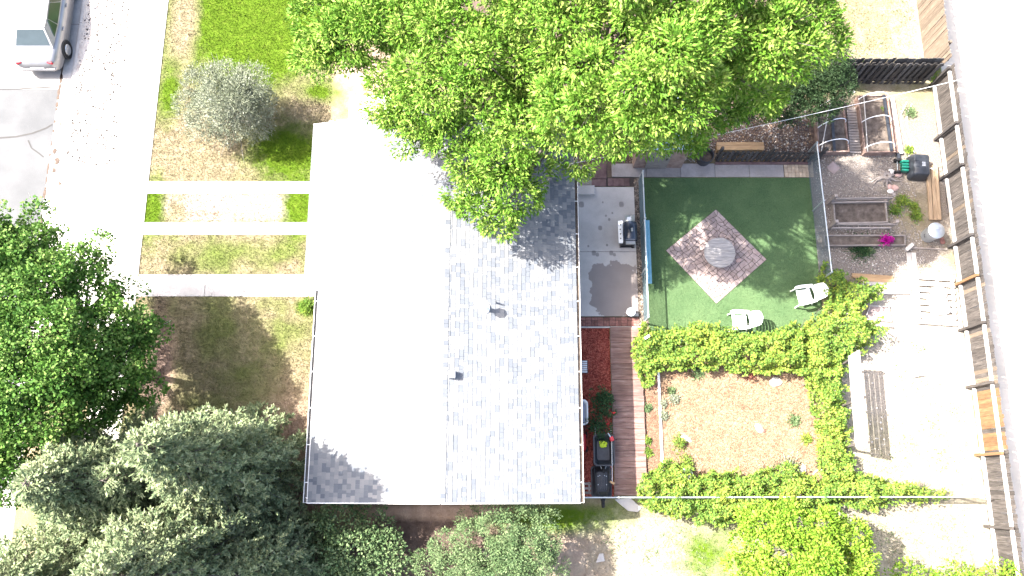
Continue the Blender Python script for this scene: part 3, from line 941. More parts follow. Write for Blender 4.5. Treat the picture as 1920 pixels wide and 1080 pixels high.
# low dark picket fence by the path
pf = thing('picket_fence', 'low black stained picket fence along the concrete path', 'fence', (9.3, 12.0, 0))
ypf = at(1435, 303).y + .02
xa = at(1340, 303).x; xb = at(1534, 303).x
board_fence(pf, (xa, ypf, 0), (xb, ypf, 0), .95, MT['wood_dark'], w=.095, gap=.085, side=-.03, hv=.06, name='picket')
for z in (.25, .75): MB().bb(xa, xb, ypf - .018, ypf + .025, z - .04, z + .04).build('rail', MT['wood_dark'], pf)
for xx in (xa + .05, (xa + xb) / 2, xb - .05): MB().bb(xx - .045, xx + .045, ypf + .03, ypf + .12, -.02, 1.1).build('post', MT['wood_dark'], pf)
tag(MB().bb(xa, xb - .3, ypf - .16, ypf - .06, -.02, .10).build('edging_timber', MT['paver_maroon'], bevel=.01), 'dull red edging timber at the foot of the picket fence', 'edging')

def chain_fence(name, label, pts, h, posts, m_step=.07, grp=None, rail_r=.024, wr=.0034):
    pts = [Vector((p_[0], p_[1], 0)) for p_ in pts]
    root = thing(name, label, 'fence', tuple((pts[0] + pts[-1]) / 2), grp)
    for i in range(len(pts) - 1):
        a = pts[i]; b_ = pts[i + 1]; L = (b_ - a).length; d = (b_ - a).normalized()
        MB().tube([a + Vector((0, 0, h)), b_ + Vector((0, 0, h))], rail_r, 8).build('top_rail', MT['steel_pipe'], root)
        w = MB()
        n = int((L + h) / m_step)
        for k in range(n):
            for sg in (1, -1):
                s0 = k * m_step - (h if sg > 0 else 0)
                s1 = s0 + h if sg > 0 else s0
                if sg < 0: s0, s1 = k * m_step, k * m_step - h
                z0_, z1_ = .03, h
                # clip to the panel
                t0, t1 = 0.0, 1.0
                ds = s1 - s0
                for lim in (0.0, L):
                    pass
                ta, tb = (0 - s0) / ds, (L - s0) / ds
                lo, hi = max(0, min(ta, tb)), min(1, max(ta, tb))
                if hi - lo < .01: continue
                pa = a + d * (s0 + ds * lo) + Vector((0, 0, z0_ + (z1_ - z0_) * lo))
                pb = a + d * (s0 + ds * hi) + Vector((0, 0, z0_ + (z1_ - z0_) * hi))
                w.tube([pa, pb], wr, 3, cap=False)
        w.build('wire_mesh', MT['mesh_wire'], root)
    for p_ in posts:
        po = MB().tube([(p_[0], p_[1], -.05), (p_[0], p_[1], h + .02)], .032, 10).build('post', MT['steel_pipe'], root, smooth=True)
        MB().lathe([(.038, 0), (.036, .02), (.018, .05), (.002, .06)], (p_[0], p_[1], h + .02), 10).build('post_cap', MT['steel_pipe'], po, smooth=True)
    return root
c0 = at(1197, 341); c1 = at(1207, 606)
chain_fence('chain_link_fence', 'chain link fence between the patio and the green turf', [(c0.x, c0.y), (c1.x, c1.y)], 1.08,
            [(c0.x, c0.y), (c0.x + .02, (c0.y * 2 + c1.y) / 3), (c1.x - .01, (c0.y + 2 * c1.y) / 3), (c1.x, c1.y)], m_step=.05, grp='chain link fences')
d0 = at(1514, 318); d1 = at(1536, 505)
chain_fence('chain_link_fence', 'chain link fence between the green turf and the raised beds', [(d0.x, d0.y + .6), (d1.x, d1.y - .4)], 1.12,
            [(d0.x, d0.y + .6), ((d0.x + d1.x) / 2, (d0.y + d1.y) / 2 + .3), (d1.x, d1.y - .4)], m_step=.06, grp='chain link fences')
chain_fence('chain_link_fence', 'long chain link fence buried in vines along the south side yard', [(2.2, -.30), (4.6, -.30), (15.65, -.28)], 1.1,
            [(2.25, -.30), (3.5, -.30), (4.6, -.30), (7.2, -.30), (9.8, -.29), (12.4, -.29), (15.0, -.28)], m_step=.09, grp='chain link fences')

# ------------------------------------------------------------------ diamond of pavers, and the round table on it
cn = [at(1342, 393), at(1437, 487), at(1343, 570), at(1248, 470)]
cen = sum(cn, Vector()) / 4
dia = MB().prism([(p_.x, p_.y) for p_ in cn], .0, .028).build('paver_square', MT['joint_sand']); tag(dia, kind='structure')
NG = 16
rp = random.Random(5)
grid = {}
for i in range(NG + 1):
    for j in range(NG + 1):
        u = i / NG; v = j / NG
        if 0 < i < NG: u += rp.uniform(-.34, .34) / NG
        if 0 < j < NG: v += rp.uniform(-.34, .34) / NG
        a = cn[3].lerp(cn[0], u); b_ = cn[2].lerp(cn[1], u)
        grid[i, j] = a.lerp(b_, v)
used = set()
for i in range(NG):
    for j in range(NG):
        if (i, j) in used: continue
        di = dj = 1
        r_ = rp.random()
        if r_ < .13 and i + 1 < NG and (i + 1, j) not in used: di = 2
        elif r_ < .26 and j + 1 < NG and (i, j + 1) not in used: dj = 2
        for a in range(di):
            for b_ in range(dj): used.add((i + a, j + b_))
        if di == 2: loop = [(i, j), (i + 1, j), (i + 2, j), (i + 2, j + 1), (i + 1, j + 1), (i, j + 1)]
        elif dj == 2: loop = [(i, j), (i + 1, j), (i + 1, j + 1), (i + 1, j + 2), (i, j + 2), (i, j + 1)]
        else: loop = [(i, j), (i + 1, j), (i + 1, j + 1), (i, j + 1)]
        ps = [grid[k] for k in loop]
        c_ = sum(ps, Vector()) / len(ps)
        h = .045 + rp.uniform(-.004, .005)
        b0 = []; b1 = []
        for p_ in ps:
            d_ = (c_ - p_); l = max(d_.length, .01)
            q0 = p_ + d_ * min(.4, .011 / l); q1 = p_ + d_ * min(.45, .020 / l)
            b0.append((q0.x, q0.y)); b1.append((q1.x, q1.y))
        n = len(ps)
        mb = MB()
        mb.add([(x, y, .0) for x, y in b0] + [(x, y, h - .008) for x, y in b0] + [(x, y, h) for x, y in b1],
               [(k, (k + 1) % n, n + (k + 1) % n, n + k) for k in range(n)] + [(n + k, n + (k + 1) % n, 2 * n + (k + 1) % n, 2 * n + k) for k in range(n)] + [tuple(range(2 * n, 3 * n))])
        mb.build('paver', MT['paver_rose'], dia)
ct = at(1349, 474, .42)
tb = thing('round_table', 'round weathered grey plank table top in the middle of the pavers', 'table', (ct.x, ct.y, .045))
Rt = .56
MT['table_wood'] = mat('table_wood', [(0.3, (.17, .16, .155)), (0.6, (.29, .275, .265)), (0.8, (.38, .365, .35))], 3, .8, rnd=.08, stretch=(.8, 10, 8), bump=.3, bscale=12)
npk = 9
for k in range(npk):
    y0 = -Rt + 2 * Rt * k / npk + .003; y1 = -Rt + 2 * Rt * (k + 1) / npk - .003
    top = []; bot = []
    for s in range(7):
        y = y0 + (y1 - y0) * s / 6
        xx = math.sqrt(max(0, Rt * Rt - y * y))
        top.append((ct.x + xx, ct.y + y)); bot.append((ct.x - xx, ct.y + y))
    MB().prism(top + bot[::-1], .43, .462 + random.uniform(0, .003)).build('plank', MT['table_wood'], tb)
MB().lathe([(.43, .045), (.43, .40), (.41, .43)], (ct.x, ct.y, 0), 28).build('drum_base', MT['wood_grey'], tb, smooth=True)
for s in (-.25, .25): MB().bb(ct.x + s - .04, ct.x + s + .04, ct.y - .42, ct.y + .42, .395, .428).build('batten', MT['wood_grey'], tb)

def rock(name, label, px, py, s, m, cat='rock', sq=.6, group=None, z=0.0):
    bm = bmesh.new()
    bmesh.ops.create_icosphere(bm, subdivisions=2, radius=1.0)
    rs = random.Random(int(px * 7 + py))
    off = Vector((rs.uniform(0, 50), rs.uniform(0, 50), 0))
    from mathutils import noise as nz
    for v in bm.verts:
        n_ = nz.noise(v.co * 1.3 + off)
        v.co *= 1 + .35 * n_
        v.co.x *= s[0]; v.co.y *= s[1]; v.co.z *= sq * min(s)
    me = bpy.data.meshes.new(name); bm.to_mesh(me); bm.free()
    g = at(px, py)
    o = link(name, me, m, None, (g.x, g.y, z + sq * min(s) * .45), (0, 0, rs.uniform(0, 6)))
    return tag(o, label, cat, group)
rock('rock', 'small pinkish rock beside the round table on the pavers', 1384, 489, (.10, .07), MT['pink_rock'], z=.045)
# a scatter of dry twigs next to it
tw = MB()
g = at(1394, 482)
for k in range(9):
    a = random.uniform(0, 6.3); l = random.uniform(.06, .16)
    p_ = Vector((g.x + random.uniform(-.15, .12), g.y + random.uniform(-.08, .1), .055))
    tw.tube([p_, p_ + Vector((math.cos(a) * l, math.sin(a) * l, .02))], .006, 5)
tag(tw.build('twigs', MT['bark_pale']), 'few dry twigs lying on the pavers right of the table', 'twigs')

# ------------------------------------------------------------------ white plastic chairs
def chair(loc, rz, label):
    t = thing('garden_chair', label, 'chair', loc, 'white plastic armchairs on the turf', rz, local=True)
    # local: the sitter faces -x
    m = MT['white_plastic']
    s = MB()
    xs = [-.24, -.12, 0, .12, .22]
    prof = [(-.27, .40), (-.23, .425), (-.1, .41), (.08, .395), (.2, .40)]
    for k in range(5):
        ya = -.22 + k * .09; yb = ya + .078
        rings = []
        for (x, z) in prof: rings.append([(x, ya, z), (x, yb, z), (x, yb, z - .014), (x, ya, z - .014)])
        s.loft(rings)
    s.loft([[(x, y0, z - .004), (x, y1, z - .004), (x, y1, z - .03), (x, y0, z - .03)] for (x, z) in ((-.27, .40), (-.20, .412)) for (y0, y1) in ((-.24, .245),)])
    s.loft([[(x, y0, z - .004), (x, y1, z - .004), (x, y1, z - .03), (x, y0, z - .03)] for (x, z) in ((.1, .40), (.22, .405)) for (y0, y1) in ((-.24, .245),)])
    s.build('seat', m, t, smooth=False)
    b = MB()
    def bp(y, h):   # a point on the curved back
        return (.21 + h * .36 + .0 - .10 * (1 - (y / .3) ** 2) * 0 + .06 * (1 - (y / .27) ** 2), y, .41 + h * .52)
    for sgn in (-1, 1):
        b.tube([bp(sgn * .25, 0), bp(sgn * .265, .4), bp(sgn * .25, .8), bp(sgn * .17, .97), bp(0, 1.02)], .022, 8)
    for k in range(6):
        h0 = .10 + k * .145
        ys = [-.25, -.17, -.08, 0, .08, .17, .25]
        lo = [bp(y, h0) for y in ys]; hi = [bp(y, h0 + .10) for y in ys]
        rings = []
        for a, c in zip(lo, hi): rings.append([a, c, (c[0] + .014, c[1], c[2]), (a[0] + .014, a[1], a[2])])
        b.loft(rings)
    b.build('backrest', m, t, smooth=False)
    for sgn in (-1, 1):
        a = MB()
        pr = [(-.36, .60, .03), (-.30, .625, .055), (-.1, .63, .06), (.12, .625, .055), (.28, .62, .045)]
        rings = []
        for (x, z, w) in pr:
            y = sgn * (.30 if x < .1 else .28)
            rings.append([(x, y - w, z), (x, y + w, z), (x, y + w, z - .025), (x, y - w, z - .025)])
        a.loft(rings).build('arm', m, t)
    for (x0, x1, sg) in ((-.26, -.31, 1), (-.26, -.31, -1), (.20, .30, 1), (.20, .30, -1)):
        l = MB()
        zt = .61 if x0 < 0 else .42
        l.loft([[(x0 - .03, sg * .285 - .02, zt), (x0 + .03, sg * .285 - .02, zt), (x0 + .03, sg * .285 + .02, zt), (x0 - .03, sg * .285 + .02, zt)],
                [(x1 - .022, sg * .31 - .018, 0), (x1 + .022, sg * .31 - .018, 0), (x1 + .022, sg * .31 + .018, 0), (x1 - .022, sg * .31 + .018, 0)]])
        l.build('leg', m, t)
g = at(1382, 606); chair((g.x, g.y, .02), R(2), 'white plastic armchair nearest the clipped vine row, slatted shadow on turf')
g = at(1502, 559); chair((g.x, g.y, .02), R(11), 'white plastic armchair tucked against the vines at the turf corner')

# ------------------------------------------------------------------ gas grill on the patio
g = at(1172, 448)
gr = thing('gas_grill', 'gas grill with dark lid and pale front panel on patio', 'grill', (g.x, g.y, .034), None, 0, local=True)
# local: front faces -x
MB().bb(-.22, .28, -.36, .36, .06, .10).build('bottom_shelf', MT['black_metal'], gr)
for (x, y) in ((-.2, -.34), (-.2, .34), (.26, -.34), (.26, .34)):
    MB().bb(x - .02, x + .02, y - .02, y + .02, 0.05, .80).build('leg', MT['black_metal'], gr)
MB().bb(-.20, .26, -.32, .32, .10, .70).build('cabinet', MT['black_metal'], gr)
lid = MB()
rings = []
for y in (-.33, -.31, .31, .33):
    sc_ = .94 if abs(y) > .32 else 1
    ring = []
    for k in range(10):
        a = math.pi * k / 9
        ring.append((.06 + .25 * math.cos(a) * sc_ * 1.0, y, .84 + .25 * math.sin(a) * sc_))
    rings.append(ring)
lid.loft(rings)
lo_ = lid.build('lid', MT['navy_enamel'], gr, smooth=True)
MB().tube([(-.21, -.22, .98), (-.245, -.22, .985), (-.245, .22, .985), (-.21, .22, .98)], .013, 8).build('handle', MT['stainless'], lo_)
MB().bb(.06, .13, -.06, .06, 1.085, 1.10).build('thermometer', MT['stainless'], lo_)
MB().bb(-.18, .30, -.34, .34, .70, .84).build('firebox', MT['black_metal'], gr)
pn = MB().add([(-.20, -.40, .86), (-.20, .42, .86), (-.35, .42, .80), (-.35, -.40, .80), (-.20, -.40, .72), (-.20, .42, .72), (-.35, .42, .74), (-.35, -.40, .74)],
              [(0, 1, 2, 3), (4, 7, 6, 5), (3, 2, 6, 7), (0, 4, 5, 1), (0, 3, 7, 4), (1, 5, 6, 2)]).build('control_panel', MT['white_plastic'], gr)
for y in (-.25, -.08, .09, .26): MB().lathe([(.024, 0), (.02, .03)], (-.28, y, .832), 10).build('knob', MT['black_metal'], pn)
MB().bb(-.10, .24, .345, .62, .80, .83).build('side_shelf', MT['stainless'], gr)
MB().bb(-.10, .24, -.46, -.345, .80, .83).build('side_shelf', MT['stainless'], gr)
for y in (-.34, .34): MB().tube([(.26, y - .025, .055), (.26, y + .025, .055)], .06, 14).build('wheel', MT['rubber'], gr)
tag(MB().bb(g.x - .04, g.x + .12, g.y + .36, g.y + .56, .868, .885).build('cutting_board', MT['white_plastic'], bevel=.005), 'small pale board lying on the grill side shelf', 'board')

# light blue bench by the chain link fence
a0 = at(1209, 537); a1 = at(1208, 420)
bn = thing('blue_bench', 'long narrow light blue painted bench along the chain link fence', 'bench', (4.9, (a0.y + a1.y) / 2, .018))
bx = 4.80
for k in range(2): MB().bb(bx + k * .095, bx + k * .095 + .088, a0.y, a1.y, .42, .45).build('seat_plank', MT['blue_paint'], bn)
MB().bb(bx - .035, bx - .01, a0.y + .02, a1.y + .12, .52, .66).build('back_plank', MT['blue_paint'], bn)
MB().bb(bx - .035, bx - .01, a0.y + .02, a1.y + .12, .69, .82).build('back_plank', MT['blue_paint'], bn)
for yy in (a0.y + .2, (a0.y + a1.y) / 2, a1.y - .2):
    MB().bb(bx, bx + .18, yy - .03, yy + .03, .018, .42).build('leg', MT['blue_paint'], bn)
    MB().bb(bx - .06, bx - .037, yy - .03, yy + .03, .018, .83).build('back_post', MT['blue_paint'], bn)

# galvanized pail by the patio corner
g = at(1183, 585, .3)
pl = thing('steel_pail', 'round galvanized pail standing on the patio corner', 'pail', (g.x, g.y, .034))
MB().lathe([(.12, .034), (.15, .33), (.16, .34), (.15, .345), (.14, .33), (.13, .26), (.001, .26)], (g.x, g.y, 0), 24, cap=False).build('body', MT['galv'], pl, smooth=True)
MB().lathe([(.138, .265), (.001, .268)], (g.x, g.y, 0), 24, cap=False).build('contents', MT['white_plastic'], pl)
MB().tube([(g.x + .155 * math.cos(t), g.y + .155 * math.sin(t) * .9, .34 - .0 * t) for t in [math.pi * k / 10 for k in range(11)]], .006, 6).build('bail_handle', MT['steel_pipe'], pl)

# ------------------------------------------------------------------ things in the mulch strip under the eave
# dark bicycle leaning at the wall by the patio: wheel and frame
g = at(1088, 560, .5)
bc = thing('bicycle', 'black bicycle parked by the wall at the patio edge', 'bicycle', (2.15, g.y, .034), None, 0, local=True)
for yy in (-.5, .5):
    b = MB()
    b.tube([(0, yy + .33 * math.cos(t), .33 + .33 * math.sin(t)) for t in [2 * math.pi * k / 24 for k in range(25)]], .018, 6, cap=False)
    w_ = b.build('wheel', MT['rubber'], bc)
    sp_ = MB()
    for k in range(12):
        t = 2 * math.pi * k / 12
        sp_.tube([(0, yy, .33), (0, yy + .31 * math.cos(t), .33 + .31 * math.sin(t))], .003, 4)
    sp_.build('spokes', MT['steel_pipe'], w_)
fr = MB()
for p_, q_ in (((0, -.5, .33), (0, -.08, .30)), ((0, -.5, .33), (0, -.2, .72)), ((0, -.2, .78), (0, -.08, .30)), ((0, -.2, .70), (0, .33, .76)), ((0, -.08, .30), (0, .33, .70)), ((0, .5, .33), (0, .34, .82))):
    fr.tube([p_, q_], .017, 8)
fr.build('frame', MT['black_metal'], bc)
MB().tube([(-.28, .26, .95), (-.1, .33, .94), (.1, .33, .94), (.24, .26, .95)], .015, 8).build('handlebar', MT['black_metal'], bc)
MB().loft([[(-.02, -.08, .82), (.02, -.08, .82), (.02, -.08, .79), (-.02, -.08, .79)], [(-.07, -.30, .83), (.07, -.30, .83), (.07, -.30, .79), (-.07, -.30, .79)]]).build('saddle', MT['black_plastic'], bc)

# folding chair with dark slats
g = at(1090, 688, .4)
fc = thing('folding_chair', 'black slatted metal chair half under the eave', 'chair', (g.x, g.y, .01), None, 0, local=True)
for k in range(6): MB().bb(-.22, .20, -.20 + k * .072, -.15 + k * .072, .41, .43).build('slat', MT['steel_pipe'], fc)
for (x, y) in ((-.2, -.2), (.2, -.2), (-.2, .2), (.2, .2)): MB().tube([(x, y, 0), (x, y, .42)], .012, 8).build('leg', MT['black_metal'], fc)
MB().tube([(-.22, -.22, .42), (.22, -.22, .42), (.22, .22, .42), (-.22, .22, .42), (-.22, -.22, .42)], .013, 8).build('seat_frame', MT['black_metal'], fc)
MB().tube([(-.22, -.21, .42), (-.33, -.21, .85), (-.33, .21, .85), (-.22, .21, .42)], .013, 8).build('back_frame', MT['black_metal'], fc)

# rounded pale tub
g = at(1094, 773, .45)
tu = thing('plastic_tub', 'rounded pale blue plastic tub half hidden under the eave', 'tub', (g.x - .22, g.y, .01), None, 0, local=True)
def rrect(hx, hy, r, z, n=6):
    pts = []
    for (cx, cy, a0_) in ((hx - r, hy - r, 0), (-hx + r, hy - r, 90), (-hx + r, -hy + r, 180), (hx - r, -hy + r, 270)):
        for k in range(n + 1):
            a = R(a0_ + 90 * k / n)
            pts.append((cx + r * math.cos(a), cy + r * math.sin(a), z))
    return pts
MB().loft([rrect(.27, .32, .12, 0), rrect(.34, .40, .15, .44), rrect(.38, .44, .16, .45), rrect(.38, .44, .16, .47), rrect(.33, .39, .14, .47), rrect(.31, .36, .13, .25), rrect(.25, .30, .1, .12)]).build('shell', MT['white_plastic'], tu, smooth=True)
MB().loft([rrect(.305, .36, .12, .245), rrect(.30, .355, .12, .25)]).build('contents', MT['bluish_tub'], tu, smooth=True)

# wheelbarrows
def barrow(px, py, label, tipped, rz=0.0):
    g = at(px, py, .5)
    t = thing('wheelbarrow', label, 'wheelbarrow', (g.x, g.y, .012), 'black wheelbarrows by the boardwalk', rz, local=True)
    m = MT['black_plastic']
    if not tipped:
        MB().loft([rrect(.20, .30, .08, .28), rrect(.33, .50, .12, .56), rrect(.36, .53, .13, .57), rrect(.36, .53, .13, .59), rrect(.315, .485, .11, .59), rrect(.21, .33, .08, .32)]).build('tray', m, t, smooth=True)
        st = MB().bb(-.10, .06, -.27, -.19, .324, .328).build('sticker', MT['white_plastic'], t)
        for k in range(3): MB().bb(-.085 + k * .048, -.05 + k * .048, -.25, -.21, .3285, .3295).build('letter', MT['black_plastic'], st)
    else:
        MB().loft([rrect(.35, .53, .12, .02), rrect(.35, .53, .12, .05), rrect(.31, .48, .11, .055), rrect(.22, .34, .10, .34), rrect(.20, .32, .09, .355)]).build('tray', m, t, smooth=True)
        for k in range(5): MB().bb(-.155 + k * .07, -.13 + k * .07, -.28, .28, .353, .372).build('rib', m, t)
        for (x, y) in ((-.14, -.18), (-.08, -.2), (.08, -.2), (.14, -.18), (-.14, .1), (.14, .1)):
            MB().lathe([(.018, .37), (.012, .382)], (x, y, 0), 8).build('bolt', MT['steel_pipe'], t)
    zz = .25 if not tipped else .42
    for sx in (-.22, .22):
        MB().tube([(sx * .25, .62, zz), (sx, .2, zz), (sx * 1.25, -.75, zz + (.2 if not tipped else -.1))], .018, 8).build('handle', MT['steel_pipe'] if not tipped else MT['black_metal'], t)
        MB().tube([(sx, -.25, zz), (sx, -.32, .0 if not tipped else .36)], .014, 8).build('leg', MT['black_metal'], t)
    MB().tube([(-.04, .66, .2 if not tipped else .45), (.04, .66, .2 if not tipped else .45)], .19, 18).build('wheel', MT['rubber'], t)
    return t
barrow(1132, 844, 'black upright wheelbarrow holding a yellow-green cloth beside boardwalk', False, math.pi)
barrow(1130, 903, 'black wheelbarrow turned upside down with ribbed bottom showing', True, math.pi)
g = at(1131, 833, .4)
from mathutils import noise as nz
bm = bmesh.new(); bmesh.ops.create_icosphere(bm, subdivisions=3, radius=1)
for v in bm.verts:
    f_ = 1 + .5 * nz.noise(v.co * 2.2 + Vector((3, 1, 7)))
    v.co = Vector((v.co.x * .13 * f_, v.co.y * .12 * f_, v.co.z * .05 * f_))
me = bpy.data.meshes.new('cloth'); bm.to_mesh(me); bm.free()
tag(link('rag', me, MT['yellow_green'], None, (g.x, g.y, .40)), 'crumpled yellow-green rag lying in the wheelbarrow', 'rag')
# long-handled string trimmer laid over the barrows
tr = thing('string_trimmer', 'long silver pole tool with red head across the wheelbarrows', 'garden tool', tuple(at(1148, 860)))
p0 = at(1147, 823, .68); p1 = at(1148, 905, .55)
MB().tube([p0, p1], .014, 8).build('shaft', MT['stainless'], tr)
MB().box(p0, (.13, .16, .10), rz=.3).build('motor_head', MT['red_plastic'], tr, bevel=.02)
MB().tube([p0, at(1140, 812, .75)], .022, 8).build('grip', MT['steel_pipe'], tr)
MB().box(p1, (.16, .08, .04), rz=-.5).build('guard', MT['wood_new'], tr, bevel=.01)
# red and black mower mostly under the eave
g = at(1092, 828, .3)
mw = thing('lawn_mower', 'red and black push mower mostly hidden under the eave', 'mower', (g.x - .12, g.y, .01), None, 0, local=True)
MB().loft([rrect(.26, .30, .1, .10), rrect(.26, .30, .1, .22), rrect(.2, .22, .08, .30)]).build('deck_shell', MT['red_plastic'], mw, smooth=True)
MB().lathe([(.13, .30), (.13, .42), (.10, .46)], (-.02, 0, 0), 16).build('engine', MT['black_plastic'], mw, smooth=True)
for (x, y) in ((-.28, -.24), (.28, -.24), (-.28, .24), (.28, .24)): MB().tube([(x - .025, y, .1), (x + .025, y, .1)], .1, 14).build('wheel', MT['rubber'], mw)
MB().tube([(.2, .25, .25), (.2, .6, .9), (-.2, .6, .9), (-.2, .25, .25)], .014, 8).build('handle', MT['black_metal'], mw)
# pale grate lying in the mulch
g = at(1097, 915)
gt = thing('wooden_grate', 'small pale wooden grate lying on red mulch near the gate', 'grate', (g.x, g.y, .01), None, 0, local=True)
for k in range(3): MB().bb(-.16, .2, -.2 + k * .15, -.12 + k * .15, .03, .05).build('slat', MT['wood_grey'], gt)
for x in (-.12, .14): MB().bb(x - .03, x + .03, -.2, .2, .0, .03).build('runner', MT['wood_grey'], gt)
# metal gate frame at the end of the boardwalk is part of the chain link run; stone in front of it
ps = [at(x, y) for x, y in ((1152, 936), (1182, 934), (1203, 952), (1196, 960), (1178, 958), (1162, 945))]
tag(MB().prism([(p_.x, p_.y) for p_ in ps][::-1], -.02, .045).build('flagstone', MT['concrete'], bevel=.012), 'irregular grey flagstone just below the boardwalk end', 'stone')
ps = [at(x, y) for x, y in ((1123, 1038), (1131, 1037), (1134, 1052), (1117, 1055))]
tag(MB().prism([(p_.x, p_.y) for p_ in ps][::-1], -.02, .04).build('flagstone', MT['concrete'], bevel=.01), 'small wedge shaped grey stone in the shaded side yard', 'stone')

# ------------------------------------------------------------------ garden plot things
a = at(1234, 692); b_ = at(1236, 886)
tag(MB().bb(a.x - .04, a.x + .04, b_.y, a.y, .0, .075).build('edging_board', MT['white_paint'], bevel=.008), 'long straight white edging board beside the boardwalk garden strip', 'edging')
rock('rock', 'pale rock near the top right corner of the straw plot', 1454, 716, (.17, .22), MT['pale_rock'])
rock('rock', 'long pale rock beside the small leafy plant in straw plot', 1286, 823, (.11, .2), MT['pale_rock'])
rock('rock', 'flat white rock at the middle of the straw plot', 1423, 803, (.18, .12), MT['pale_rock'], sq=.5)
rock('rock', 'dark reddish stone touching the flat white rock', 1431, 808, (.07, .07), MT['brick_red'])
rock('rock', 'pale rock at the bottom right of the straw plot', 1505, 879, (.16, .1), MT['pale_rock'])
g = at(1540, 892)
tag(MB().tube([(g.x + .28 * math.cos(t), g.y + .2 * math.sin(t), .03) for t in [math.pi * (.1 + .9 * k / 14) for k in range(15)]], .025, 8).build('edging_hoop', MT['pale_rock']), 'curved pale edging arc at the corner of the straw plot', 'edging')
g = at(1287, 889, .45)
bb_ = thing('bird_bath', 'round white bird bath standing at the vine edge', 'bird bath', (g.x, g.y, 0))
MB().lathe([(.13, 0), (.12, .04), (.05, .09), (.05, .36), (.09, .41)], (g.x, g.y, 0), 18).build('pedestal', MT['white_plastic'], bb_, smooth=True)
MB().lathe([(.05, .40), (.20, .44), (.205, .47), (.18, .465), (.001, .43)], (g.x, g.y, 0), 24, cap=False).build('basin', MT['white_plastic'], bb_, smooth=True)
rock('rock', 'brown grey rock nestled in the vines near bird bath', 1263, 899, (.1, .09), MT['rock'], z=.45)
# mailbox-like post stub in the vine row
g = at(1214, 632, .9)
tag(MB().beam((g.x - .1, g.y - .06, .95), (g.x + .06, g.y + .04, 1.02), .09, .09).beam((g.x - .05, g.y - .02, 0), (g.x - .05, g.y - .02, .93), .07, .07).build('wooden_stake', MT['wood_bleached']), 'leaning grey wooden stake poking out of the vine row', 'stake')

# tall trellis of four rails standing above the vines
gl = at(1575, 750)
lt = thing('rail_trellis', 'tall trellis of four long bleached rails rising above the vines', 'trellis', (gl.x, gl.y, 0))
ends = []
for k in range(4):
    f = k / 3
    z = 1.40 + .60 * f
    a = at(1593 + 16 * f, 667 - 10 * f, z); b_ = at(1607 + 17 * f, 838 - 3 * f, z)
    MB().beam(a, b_, .045, .15).build('rail', MT['wood_bleached'], lt)
    ends.append((a, b_))
for f_ in (.03, .5, .97):
    lo = ends[0][0].lerp(ends[0][1], f_); hi = ends[3][0].lerp(ends[3][1], f_)
    d_ = (hi - lo) / .6
    off = Vector((.075, 0, 0))
    MB().beam(lo - d_ * 1.42 + off, hi + d_ * .05 + off, .07, .07, up=(0, 1, 0)).build('post', MT['wood_fence'], lt)

# ------------------------------------------------------------------ raised beds
def bed(label, px, z, m, soil_m, name='raised_bed', th=.045):
    """px: four rim corners (top-left, top-right, bottom-right, bottom-left) in the survey"""
    c = [at(x, y, z) for x, y in px]
    cc = sum(c, Vector()) / 4
    t = thing(name, label, 'planter', (cc.x, cc.y, 0))
    for i in range(4):
        a, b2 = c[i], c[(i + 1) % 4]
        d = (b2 - a).normalized()
        e = th * .5 if i % 2 == 0 else -th * .5 - .002
        a2 = a - d * e; b3 = b2 + d * e
        MB().beam((a2.x, a2.y, z / 2 - .01), (b3.x, b3.y, z / 2 - .01), th, z + .02 + (.004 if i % 2 else 0)).build('board', m, t)
    q = [p_.lerp(cc, .03) for p_ in c]
    MB().prism([(p_.x, p_.y) for p_ in q][::-1], 0, z - .07).build('soil', soil_m, t)
    return t, c
def hoops(t, c, ts, h, label, r=.016):
    for f_ in ts:
        a = c[0].lerp(c[3], f_); b2 = c[1].lerp(c[2], f_)
        pts = []
        for k in range(21):
            th = math.pi * k / 20
            p_ = a.lerp(b2, .5 - .5 * math.cos(th)); p_.z = c[0].z - .1 + math.sin(th) * h
            pts.append(p_)
        MB().tube(pts, r, 8).build('hoop', MT['pvc'], t, smooth=True)
ba, ca = bed('raised garden bed with white hoops next to the dark evergreen', [(1531, 203), (1580, 185), (1592, 283), (1536, 285)], .30, MT['wood_bed'], MT['soil'])
hoops(ba, ca, (.02, .45, .86), .62, '')
MB().beam((ca[0].lerp(ca[1], .55).x, ca[0].lerp(ca[1], .55).y, .33), (ca[3].lerp(ca[2], .5).x, ca[3].lerp(ca[2], .5).y, .33), .10, .04).build('black_divider', MT['black_plastic'], ba)
MB().beam((ca[0].lerp(ca[1], .5).x, ca[0].lerp(ca[1], .5).y, .36), (ca[3].lerp(ca[2], .05).x, ca[3].lerp(ca[2], .05).y, .36), .03, .03).build('stick', MT['wood_bleached'], ba)
bb2, cb = bed('raised garden bed with three white hoops beside the loose boards', [(1609, 180), (1664, 178), (1678, 284), (1623, 285)], .34, MT['wood_bed'], MT['soil'])
hoops(bb2, cb, (.06, .47, .93), .64, '')
MB().beam((cb[0].lerp(cb[1], .18).x, cb[0].lerp(cb[1], .18).y, .37), (cb[3].lerp(cb[2], .06).x, cb[3].lerp(cb[2], .06).y, .37), .03, .03).build('stick', MT['wood_bleached'], bb2)
MB().beam((cb[0].lerp(cb[1], .86).x, cb[0].lerp(cb[1], .86).y, .36), (cb[3].lerp(cb[2], .88).x, cb[3].lerp(cb[2], .88).y, .36), .10, .05).build('black_divider', MT['black_plastic'], bb2)
